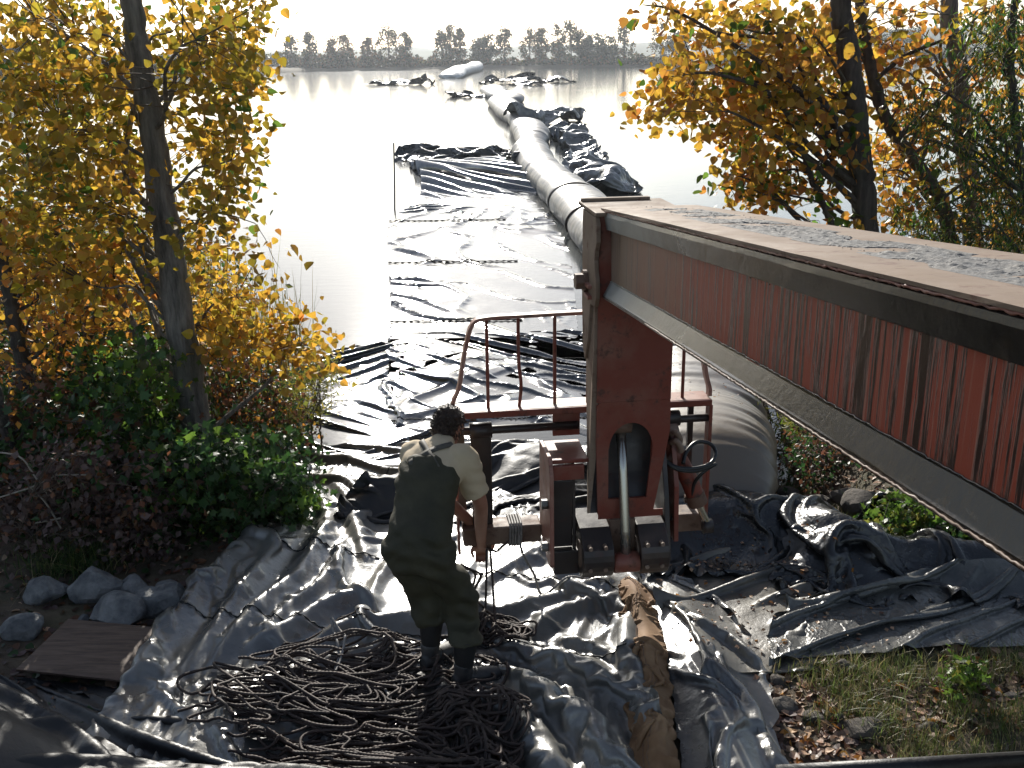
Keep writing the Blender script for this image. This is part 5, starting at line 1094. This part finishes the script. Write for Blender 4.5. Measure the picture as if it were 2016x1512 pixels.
shrub('willow_shrub', 'fine leaved yellow green willow shrub overhanging the sunlit liner', [(560, 740), (640, 700), (665, 720), (640, 770), (650, 790), (600, 860), (545, 870), (530, 800)], 9.3, 10.6, 90, 22, .07, NARROW, ['g3', 'y3', 'g1'], [.6, .25, .15], .09, droop=.1)
shrub('shrub', 'low green shrub hanging over the left edge of the liner', [(520, 960), (590, 940), (615, 1000), (590, 1040), (520, 1060)], 7.0, 7.7, 40, 18, .06, LOBED, ['g1', 'g2'], [.55, .45], .07)
shrub('shrub', 'bright green shrub on the bank right of the crumpled ridge', [(1730, 985), (1790, 955), (1840, 990), (1850, 1070), (1760, 1085), (1725, 1040)], 6.7, 7.3, 60, 18, .05, LOBED, ['g1', 'g3', 'g2'], [.6, .2, .2], .07)
shrub('shrub', 'small green shrub almost under the boom on the right bank', [(1850, 1035), (1900, 1030), (1925, 1075), (1870, 1095)], 6.6, 7.0, 30, 16, .045, LOBED, ['g1', 'g2'], [.6, .4], .06)
shrub('shrub', 'dark brown brush on the rocky bank beyond the crumpled heap', [(1560, 880), (1640, 850), (1760, 900), (1740, 960), (1620, 985), (1560, 950)], 8.2, 9.6, 130, 16, .05, SIMPLE, ['br', 'g2', 'dead'], [.45, .35, .2], .12)
shrub('willow_shrub', 'narrow leaved willow sprig beside the right edge of the big tube', [(1480, 770), (1540, 780), (1600, 850), (1570, 900), (1500, 860)], 9.6, 10.6, 34, 18, .08, NARROW, ['g3', 'g1'], [.6, .4], .09, droop=.1)
shrub('weed', 'small green leafy weed growing in the grass at lower right', [(1860, 1310), (1920, 1300), (1935, 1350), (1880, 1375)], 4.65, 4.95, 30, 10, .035, LOBED, ['g1', 'g3'], [.7, .3], .04, nst=4)
shrub('shrub', 'tall tangle of golden brush behind all the left trees at the far bank edge', [(-60, 400), (250, 430), (470, 500), (490, 690), (300, 760), (-60, 760)], 12, 15, 300, 22, .085, SIMPLE, ['y1', 'br', 'g2', 'y3', 'g3'], [.3, .2, .25, .1, .15], .2)
shrub('shrub', 'deep green undergrowth on the bank below the bare leaning stem', [(-80, 780), (300, 780), (330, 1000), (-80, 1040)], 7.2, 9, 200, 20, .07, LOBED, ['g2', 'br', 'g1'], [.65, .25, .1], .14)
# pale bare twigs by the dead bush
tw = [spline([at(*p[:2], Y=6.5) for p in q], 14) for q in ([(-20, 985), (60, 960), (110, 935), (150, 890)], [(100, 935), (170, 935)], [(60, 960), (90, 990), (120, 1040)], [(70, 1030), (120, 1020)], [(-10, 890), (40, 900), (70, 940), (95, 975)])]
V, F = tubes_np(tw, .006, 6); mk('dead_branch', V, F, M['twig_pale'], label='pale bare forked branch lying in front of the dead brown bush', cat='branch')
# reeds
def blades(name, label, cat, pts, h, w, mats, wts, lean=.25, kind=None, parent=None, seg=4, group=None):
    n = len(pts); th = vr.uniform(0, 6.28, n); H = h*np.clip(vr.normal(1, .25, n), .4, 1.6); ln = vr.normal(0, lean, n)*H; dx, dy = np.cos(th), np.sin(th); V = np.zeros((n, 2*seg+1, 3)); ph = vr.uniform(0, 6.28, n)
    for k in range(seg+1):
        t = k/seg; c = pts+np.stack([dx*ln*t*t, dy*ln*t*t, H*t*(1-.12*np.abs(ln/H)*t)], -1); ww = w*(1-t)**.7*(H/h)
        if k < seg: o = np.stack([np.cos(ph)*ww, np.sin(ph)*ww, 0*ww], -1); V[:, 2*k] = c-o; V[:, 2*k+1] = c+o
        else: V[:, 2*seg] = c
    F = []
    for k in range(seg-1): F += [(2*k, 2*k+1, 2*k+3), (2*k, 2*k+3, 2*k+2)]
    F += [(2*seg-2, 2*seg-1, 2*seg)]; F = np.array(F); Fn = (F[None]+np.arange(n)[:, None, None]*(2*seg+1)).reshape(-1, 3)
    mi = vr.choice(len(mats), n, p=np.array(wts)/sum(wts)); o = mk(name, V.reshape(-1, 3), Fn, [M[m] for m in mats], parent, midx=np.repeat(mi, len(F)), smooth=False, label=label, cat=cat, kind=kind, group=group); return o
P = np.column_stack([vr.uniform(-3.9, -2.55, 240), vr.uniform(10.6, 12.8, 240)]); P = P[(P[:, 1]-10.2) > (P[:, 0]+2.7)*.2]; P = np.column_stack([P, np.maximum(terrain(P[:, 0], P[:, 1]), WZ-.1)])
blades('reed_clump', 'tall blue green reeds standing in the water behind the orange leaves', 'reeds', P, 1.35, .009, ['reed', 'g3', 'strawm'], [.6, .25, .15], .13)
P = np.column_stack([vr.uniform(-5.2, -3.8, 160), vr.uniform(11.5, 14, 160)]); P = np.column_stack([P, np.maximum(terrain(P[:, 0], P[:, 1]), WZ-.1)])
blades('reed_clump', 'reeds seen behind the trunk of the big poplar', 'reeds', P, 1.5, .010, ['reed', 'g3', 'strawm'], [.5, .3, .2], .15)
# grass and ground leaves
P = np.column_stack([vr.uniform(1.3, 3.4, 26000), vr.uniform(3.9, 5.5, 26000)]); cl = wob(P[:, 0]+4, P[:, 1], 4.)+.5*wob(P[:, 0], P[:, 1]+3, 11.)+.55*(P[:, 0]-2.2)
P = P[(cl+vr.normal(0, .25, len(P)) > .12) & (P[:, 1] < 5.05+.12*(P[:, 0]-1.5)) & (P[:, 0] > 1.45)]; P = np.column_stack([P, terrain(P[:, 0], P[:, 1])])
blades('grass', None, None, P, .085, .0022, ['grassm', 'strawm', 'reed'], [.5, .35, .15], .8, kind='stuff', seg=3)
P = np.column_stack([vr.uniform(2.4, 6, 9000), vr.uniform(6.4, 9, 9000)]); P = P[wob(P[:, 0], P[:, 1], 3.) > .0]; P = np.column_stack([P, terrain(P[:, 0], P[:, 1])])
blades('grass', None, None, P, .10, .003, ['grassm', 'strawm', 'g2'], [.4, .3, .3], .7, kind='stuff', seg=3)
P = np.column_stack([vr.normal(-3.1, .16, 900), vr.normal(6.45, .16, 900)]); P = np.column_stack([P, terrain(P[:, 0], P[:, 1])])
blades('grass_tuft', 'long drooping grass tuft at the left edge above the small rocks', 'grass', P, .17, .003, ['grassm', 'g2', 'strawm'], [.3, .6, .1], 1.1, seg=4)
def litter(n, x0, x1, y0, y1, size, mats, w, cond=None, z=None, lift=.012, name='leaf_litter'):
    P = np.column_stack([vr.uniform(x0, x1, n), vr.uniform(y0, y1, n)])
    if cond: P = P[cond(P)]
    z_ = terrain(P[:, 0], P[:, 1]) if z is None else z(P[:, 0], P[:, 1]); n = len(P); C = np.column_stack([P, z_+vr.uniform(.001, lift, n)]); Rm = rotm(n); t = np.zeros((n, 3, 3)); a = vr.uniform(0, 6.28, n); X = np.stack([np.cos(a), np.sin(a), vr.normal(0, .3, n)], -1); Y_ = np.stack([-np.sin(a), np.cos(a), vr.normal(0, .3, n)], -1)
    X /= np.linalg.norm(X, axis=1)[:, None]; Y_ -= X*(X*Y_).sum(1)[:, None]; Y_ /= np.linalg.norm(Y_, axis=1)[:, None]; Rm = np.stack([X, Y_, np.cross(X, Y_)], -1)
    V, F, k = leaves_np(C, size*np.clip(vr.normal(1, .3, n), .4, 1.8), POPLAR if size > .03 else SIMPLE, Rm); mi = vr.choice(len(mats), n, p=np.array(w)/sum(w))
    mk(name, V, F, [M[m] for m in mats], midx=np.repeat(mi, k), smooth=False, kind='stuff')
litter(5200, 1.2, 3.5, 3.9, 5.6, .040, ['tanleaf', 'br', 'y2', 'dead'], [.5, .25, .08, .17], lambda P: (wob(P[:, 0]-3, P[:, 1]+1, 3.) > -.45))
litter(2600, 2.2, 6, 6.2, 9.5, .045, ['tanleaf', 'br', 'y2', 'dead'], [.4, .3, .1, .2])
litter(5000, -6, -1.9, 4.6, 9.6, .045, ['tanleaf', 'br', 'dead', 'g2'], [.12, .35, .33, .2])
HG2 = Raster.grid(.9, 2.4, 4.9, 6.7, .04); litter(260, .95, 2.3, 5.2, 6.5, .028, ['tanleaf', 'br', 'y2'], [.5, .35, .15], None, HG2, .01)
# leaves and dirt crumbs on the big tube
litter(420, 1.0, 3.0, 7.4, 13, .022, ['tanleaf', 'br', 'y2'], [.3, .5, .2], lambda P: np.abs(P[:, 0]-np.interp(P[:, 1], tC[:, 1], tC[:, 0])) < .55, tubetop, .006)
# rocks
ROCKS = {}
def rock(label, c, r, mat, seed, group=None, squash=(1, .85, .7), name='rock'):
    g = np.random.default_rng(seed); bm = bmesh.new(); bmesh.ops.create_icosphere(bm, subdivisions=3, radius=1.)
    pl_ = [(lambda v: v/np.linalg.norm(v))(g.standard_normal(3)) for _ in range(13)]; ds = g.uniform(.62, .92, 13); sq = np.array(squash)*g.uniform(.85, 1.15, 3)
    for v in bm.verts:
        p = np.array(v.co)
        for n_, d in zip(pl_, ds):
            k = p@n_
            if k > d: p = p-n_*(k-d)*.985
        p = p*sq*r+.025*r*np.sin(p*9+seed); v.co = Vector(p)
    V = np.array([v.co for v in bm.verts])+np.array(c)+[0, 0, r*.28]; F = [tuple(v.index for v in f.verts) for f in bm.faces]; bm.free()
    return mk(name, V, F, M[mat], smooth=True, auto=17, label=label, cat='rock', group=group)
for i, (u, v, r_, lab) in enumerate(((190, 1165, .135, 'largest pale grey rock under the dead bush'), (262, 1160, .10, 'pale grey rock right of the largest rock'), (240, 1215, .125, 'angular grey rock nearest the plywood board'), (325, 1195, .13, 'grey rock half under the left edge of the liner'),
        (290, 1170, .06, 'small grey rock wedged between the two upper rocks'), (275, 1200, .055, 'small dark rock in the middle of the rock cluster'), (335, 1158, .06, 'small rock behind the one touching the liner'), (50, 1250, .10, 'round shaded rock beside the plywood board at far left'), (90, 1175, .11, 'shaded rock under the long grass'), (165, 1215, .03, 'tiny pale stone left of the angular rock'))):
    p = at(u, v+6, z=.0); rock(lab, (p[0], p[1], float(terrain(p[0], p[1]))), r_*1.45, 'rock', 100+i)
for i, (u, v, r_) in enumerate(((1700, 1445, .10), (1660, 1330, .085), (1580, 1300, .06), (1740, 1425, .07), (1600, 1420, .07), (1545, 1395, .08), (1830, 1440, .06), (1650, 1420, .05), (1990, 1380, .05), (1530, 1345, .06))):
    p = at(u, v, z=.0); rock(['large dark stone in dead leaves beside another near the bottom right', 'dark stone half sunk in grass below the grey tarpaulin', 'dark stone touching the corner of the grey tarpaulin', 'dark stone just right of the large bottom one', 'dark stone close to the folded sheet near the bottom', 'dark stone against the edge of the folded sheet', 'dark stone farthest right along the bottom leaves', 'small stone just left of the large dark one', 'small stone at the right frame edge in grass', 'small dark stone between folded sheet and tarpaulin corner'][i], (p[0], p[1], float(terrain(p[0], p[1]))-.02), r_, 'rock_dark', 200+i, 'dark stones in the leaf litter')
for i, (u, v, r_) in enumerate(((1560, 925, .16), (1580, 960, .12), (1620, 950, .14), (1665, 965, .16), (1600, 990, .12), (1700, 1010, .2), (1550, 985, .1), (1740, 960, .15), (1640, 1005, .1), (1550, 955, .09))):
    p = at(u, v, z=-.15); rock('dark muddy stone on the bank '+['nearest the water inlet', 'touching the end of the big tube', 'in the middle of the stony patch', 'below the brown brush', 'just behind the crumpled heap', 'largest and farthest right of the patch', 'smallest beside the tube end', 'at the foot of the brown brush', 'between the heap and the largest stone', 'second from the tube edge'][i], (p[0], p[1], float(terrain(p[0], p[1]))), r_, 'rock_dark', 300+i, 'muddy stones at the right shore')
for i, (u, v, r_) in enumerate(((1880, 1085, .05), (1895, 1110, .035), (1990, 1140, .04))):
    p = at(u, v, z=.0); rock(['pale stone under the boom beside the small shrub', 'small pinkish stone just below the pale stone', 'pale stone at the right edge below the boom'][i], (p[0], p[1], float(terrain(p[0], p[1]))), r_, 'rock', 400+i)
# plywood
pc = at(180, 1282, z=.05); ang = -.16
def PW(x, y, z): c, s = math.cos(ang), math.sin(ang); return (pc[0]+x*c-y*s, pc[1]+x*s+y*c, float(0)+.06+z+.02*y-.02*x)
mb = MB(PW); mb.box(-.31, .35, -.27, .27, 0, .014); mb.build('plywood_board', M['wood'], bevel=.002, label='flat brown plywood board lying in dappled light beside the rocks', cat='board')
# right hand poplars
T1 = trk([(1716, 640), (1704, 460), (1698, 360), (1688, 270), (1680, 180), (1668, 90), (1655, 0)], 10.2, .135, .10); t_ = T1[-1]; T1 += [(t_[0]-.2, 10.2, 5.6, .05)]
T2 = trk([(1895, 640), (1875, 520), (1858, 410), (1822, 345), (1780, 290), (1742, 230), (1718, 150), (1700, 70), (1692, 0)], 10.9, .085, .055)
T3 = trk([(1925, 640), (1915, 480), (1912, 400), (1900, 300), (1893, 200), (1882, 100), (1868, 0)], 11.6, .125, .09); t_ = T3[-1]; T3 += [(t_[0]-.1, 11.6, 5.8, .05)]
T4 = trk([(1650, 520), (1640, 450), (1620, 400), (1596, 350), (1580, 300), (1562, 268)], 10.0, .045, .02)
pR1 = [(1255, 0), (1660, 0), (1680, 130), (1650, 230), (1560, 260), (1500, 300), (1480, 330), (1400, 270), (1370, 300), (1350, 250), (1240, 225), (1285, 150), (1330, 100), (1270, 20)]
CR1 = np.concatenate([region(pR1, 190, 9.3, 11), region([(1440, 30), (1650, 30), (1650, 230), (1420, 230)], 60, 9.4, 10.6), region([(1420, 330), (1500, 300), (1560, 330), (1540, 420), (1500, 430), (1420, 410)], 22, 9.6, 10.6), np.column_stack([vr.uniform(2.2, 4.6, 60), vr.uniform(9.4, 11.4, 60), vr.uniform(3.9, 6, 60)])])
CR1 = clear(CR1, T1, .27, .12)
plant('poplar_tree', 'poplar with dark straight trunk just above the boom and orange leaves reaching left', 'tree', [T1], CR1, 11, .080, POPLAR, ['y2', 'y1', 'y3', 'g1'], [.32, .38, .14, .16], .13, bark='bark_dark', single=300, nl=30)
CR2 = np.concatenate([region([(1600, 0), (2016, 0), (2016, 200), (1640, 240)], 130, 10.4, 12), region([(1710, 200), (2016, 180), (2016, 500), (1900, 490), (1740, 440), (1720, 330)], 190, 10.4, 12)])
CR2 = clear(clear(clear(CR2, T1, .25), T3, .28, .12), T2, .2, .3)
plant('poplar_tree', 'crooked slender poplar leaning across behind the straight dark trunk', 'tree', [T2], CR2[::2], 12, .075, POPLAR, ['y1', 'y2', 'y3', 'g1'], [.4, .3, .15, .15], .14, bark='bark_dark', nl=18)
plant('poplar_tree', 'thick trunked poplar nearest the right edge with golden leaves', 'tree', [T3], CR2[1::2], 12, .075, POPLAR, ['y1', 'y2', 'y3', 'g1'], [.4, .3, .15, .15], .14, bark='bark', single=200, nl=18)
CR4 = region([(1430, 240), (1640, 230), (1690, 300), (1700, 450), (1640, 450), (1560, 420), (1430, 400), (1420, 330)], 62, 9.7, 10.5)
plant('poplar_sapling', 'small bare stemmed sapling left of the dark trunk with sparse leaves', 'tree', [T4], CR4, 9, .075, POPLAR, ['y1', 'y2', 'g1', 'y3'], [.3, .25, .25, .2], .11, bark='bark_dark', nl=12)
CW = np.concatenate([region([(1860, 40), (2030, 0), (2030, 520), (1940, 500), (1900, 300)], 150, 9, 10.2), region([(1740, 400), (2030, 400), (2030, 560), (1800, 500)], 100, 9.6, 11.5), region([(1780, 150), (1900, 150), (1900, 400), (1800, 400)], 40, 9.2, 10.4)])
TW = trk([(2040, 700), (2030, 450), (2000, 250), (1990, 100), (2000, 0)], 9.6, .06, .03)
CW = clear(CW, T3, .2, .2)
plant('willow_tree', 'dark green narrow leaved willow filling the right edge above the boom', 'tree', [TW], CW, 26, .085, NARROW, ['g3', 'g2', 'g1', 'y3'], [.35, .3, .15, .2], .14, bark='bark_dark', nl=20, droop=1.0)
shrub('shrub', 'dark thicket at the foot of the right hand poplars', [(1750, 440), (2030, 470), (2030, 700), (1760, 640)], 10.4, 13, 200, 20, .06, SIMPLE, ['g2', 'y1', 'br', 'g3'], [.45, .2, .2, .15], .16)
# thin pole in the water
a = at(777, 412, z=WZ-.3); b0 = at(777, 412, z=WZ); t0 = at(775, 281, Y=b0[1])
V, F = tube_np([(b0[0], b0[1], WZ-.4), tuple(b0), tuple(.5*(b0+t0)+[.01, 0, 0]), tuple(t0)], .022, 8); mk('pole', V, F, M['pole'], label='thin dark pole standing upright in the water left of the floating panel', cat='pole')
V, F = loft([((.28, 38.9, WZ-.1), np.array([.12, 0, 0]), np.array([0, .12, 0])), ((.28, 38.9, WZ+.1), np.array([.2, 0, 0]), np.array([0, .17, 0])), ((.31, 38.9, WZ+.45), np.array([.22, 0, 0]), np.array([0, .2, 0])), ((.33, 38.9, WZ+.62), np.array([.14, 0, 0]), np.array([0, .12, 0]))], 14); mk('drum', V, F, M['dull'], label='small dark drum floating against the left side of the tube', cat='drum')

# ------------------------------------------------------------------ far shore trees
def far_tree(label, u, v, wpx, kind, Y=388, group='trees on the far shore', dens=1.):
    top = at(u, v, Y=Y); bz = 0.2; H_ = top[2]-bz; w = wpx/2000*Y; t = empty('far_tree', (top[0], Y, bz), label, 'tree', group)
    V, F = tube_np(spline([(top[0]+vr.normal(0, .2), Y, bz-.6), (top[0]+vr.normal(0, .3), Y, bz+H_*.45), (top[0], Y, bz+H_*.9)], 8), np.linspace(.28, .06, 8), 6); mk('trunk', V, F, M['bark_dark'], t)
    nc = int(34*dens); z = vr.uniform(.22, .97, nc); wid = np.interp(z, [.2, .45, .75, 1], [.9, 1., .8, .25]) if kind != 'dense' else np.interp(z, [.2, .5, .8, 1], [1, 1.05, .85, .4])
    C = np.column_stack([top[0]+vr.uniform(-.5, .5, nc)*w*wid, Y+vr.uniform(-.5, .5, nc)*w*wid, bz+z*H_]); ci = np.repeat(np.arange(nc), 24 if kind != 'dense' else 60); L = C[ci]+vr.normal(0, .07*w+.18, (len(ci), 3)); mats = {'dense': ['far2', 'far2', 'far1'], 'open': ['far1', 'far2', 'far3'], 'brown': ['far3', 'far1', 'far1']}[kind]
    V, F, k = leaves_np(L, .85, SIMPLE, droop=0); mk('crown', V, F, [M[m] for m in mats], t, midx=np.repeat(vr.choice(3, len(L), p=[.5, .3, .2]), k), smooth=False, kind='stuff')
    tw = [spline([(top[0], Y, bz+H_*vr.uniform(.25, .6)), c*.5+np.array([top[0], Y, c[2]-.5])*.5, c], 5) for c in C[::2]]; V, F = tubes_np(tw, .07, 4); mk('limbs', V, F, M['bark_dark'], t)
FT = [(572, 72, 26, 'open', 'slim tree left of the two faint ones on the far shore'), (607, 64, 28, 'open', 'faint airy tree between the slim tree and the brown trees'), (655, 78, 30, 'brown', 'low brownish tree at the left of the brown clump'), (674, 68, 36, 'brown', 'brown topped tree in the far left clump'), (723, 76, 22, 'brown', 'narrow brownish tree beside the tall pair'),
      (763, 52, 42, 'open', 'tall broad tree on the far shore above the thin pole'), (797, 64, 24, 'open', 'shorter tree touching the tall broad one above the pole'), (868, 58, 26, 'open', 'left tree of the trio behind the pale tube'), (884, 50, 28, 'open', 'tallest middle tree of the trio behind the pale tube'), (906, 56, 18, 'open', 'thin right tree of the trio behind the pale tube'),
      (953, 70, 42, 'dense', 'low bushy tree just right of the gap beyond the pale tube'), (993, 54, 34, 'open', 'open crowned tree beside the low bushy one'), (1043, 56, 34, 'open', 'wide forked tree right of the open crowned one'), (1067, 56, 24, 'open', 'narrow tree merged with the wide forked one'), (1098, 48, 26, 'open', 'left tree of the tall pair in the right group'), (1123, 42, 36, 'open', 'tallest tree of the right group with an airy crown'),
      (1147, 64, 32, 'dense', 'dark tree leaning on the tallest right tree'), (1187, 70, 50, 'dense', 'round dark bushy tree on the right of the far shore'), (1230, 42, 34, 'open', 'tall pointed tree right of the round bushy one'), (1303, 37, 46, 'open', 'tall open tree nearest the orange leaves on the far shore'), (1340, 66, 34, 'dense', 'dark tree half hidden by orange leaves'),
      (1460, 60, 60, 'dense', 'dark tree seen through the right hand leaves'), (1560, 55, 50, 'open', 'tree seen through the leaves left of the dark trunk'), (1780, 60, 80, 'dense', 'broad dark tree seen between the right trunks')]
for (u, v, w, k, lab) in FT: far_tree(lab, u, v, w, k)
for i, (u, v, w) in enumerate(((15, 85, 40), (50, 105, 50), (-30, 80, 60), (110, 120, 50), (160, 120, 40), (230, 115, 50), (330, 112, 60), (430, 108, 50))):
    far_tree(['dark tree at the extreme left of the far shore', 'low dark tree near the left edge of the far shore', 'dark tree beyond the left edge', 'dark tree behind the left poplar leaves', 'low tree behind the left poplar leaves', 'low tree behind the left poplar trunk', 'low tree right behind the left poplar trunk', 'low tree beyond the right fringe of the left poplar'][i], u, v, w, 'dense', Y=[205, 210, 200, 230, 260, 380, 384, 386][i])
# brush belt along the far shore: one mass
n = 34000; x = vr.uniform(-150, 175, n); hmax = np.interp(x, [-150, -105, -70, -45, -35, -5, 30, 60, 175], [6.5, 6.5, 6.8, 6.2, 5.2, 3.4, 4.2, 3.8, 4.5])*(.75+.25*np.sin(x*.9)*np.sin(x*.37)); yb = 381-np.interp(x, [-150, -110, -90], [0, 0, 0])
z = vr.random(n)**1.2*hmax; L = np.column_stack([x, yb+vr.uniform(-2, 12, n), z-.3]); V, F, k = leaves_np(L, 1.15, SIMPLE, droop=0); mk('brush', V, F, [M['far1'], M['far2'], M['far3']], midx=np.repeat(vr.choice(3, n, p=[.4, .35, .25]), k), smooth=False, kind='stuff')
n = 16000; x = vr.uniform(-170, -78, n); ys = 372-np.interp(x, [-900, -170, -95, -70], [250, 190, 175, 0])+3; L = np.column_stack([x, ys+vr.uniform(0, 9, n), vr.random(n)*3.4-.3]); V, F, k = leaves_np(L, .7, SIMPLE, droop=0); mk('brush', V, F, [M['far1'], M['far2'], M['far3']], midx=np.repeat(vr.choice(3, n, p=[.35, .5, .15]), k), smooth=False, kind='stuff')

# ------------------------------------------------------------------ haze
hb = MB(); hb.box(-1100, 1100, -45, 1350, -4, 34); hz = hb.build('haze', None, kind='stuff') if False else None
V, F = hb.V, hb.F; hm = bpy.data.materials.new('haze'); hm.use_nodes = True; nt = hm.node_tree; nt.nodes.remove(nt.nodes['Principled BSDF'])
pv = nt.nodes.new('ShaderNodeVolumePrincipled'); pv.inputs['Color'].default_value = (.86, .92, 1, 1); pv.inputs['Density'].default_value = .0002; pv.inputs['Anisotropy'].default_value = .55
nt.links.new(pv.outputs[0], nt.nodes['Material Output'].inputs['Volume']); mk('haze', V, F, hm, smooth=False, kind='stuff')
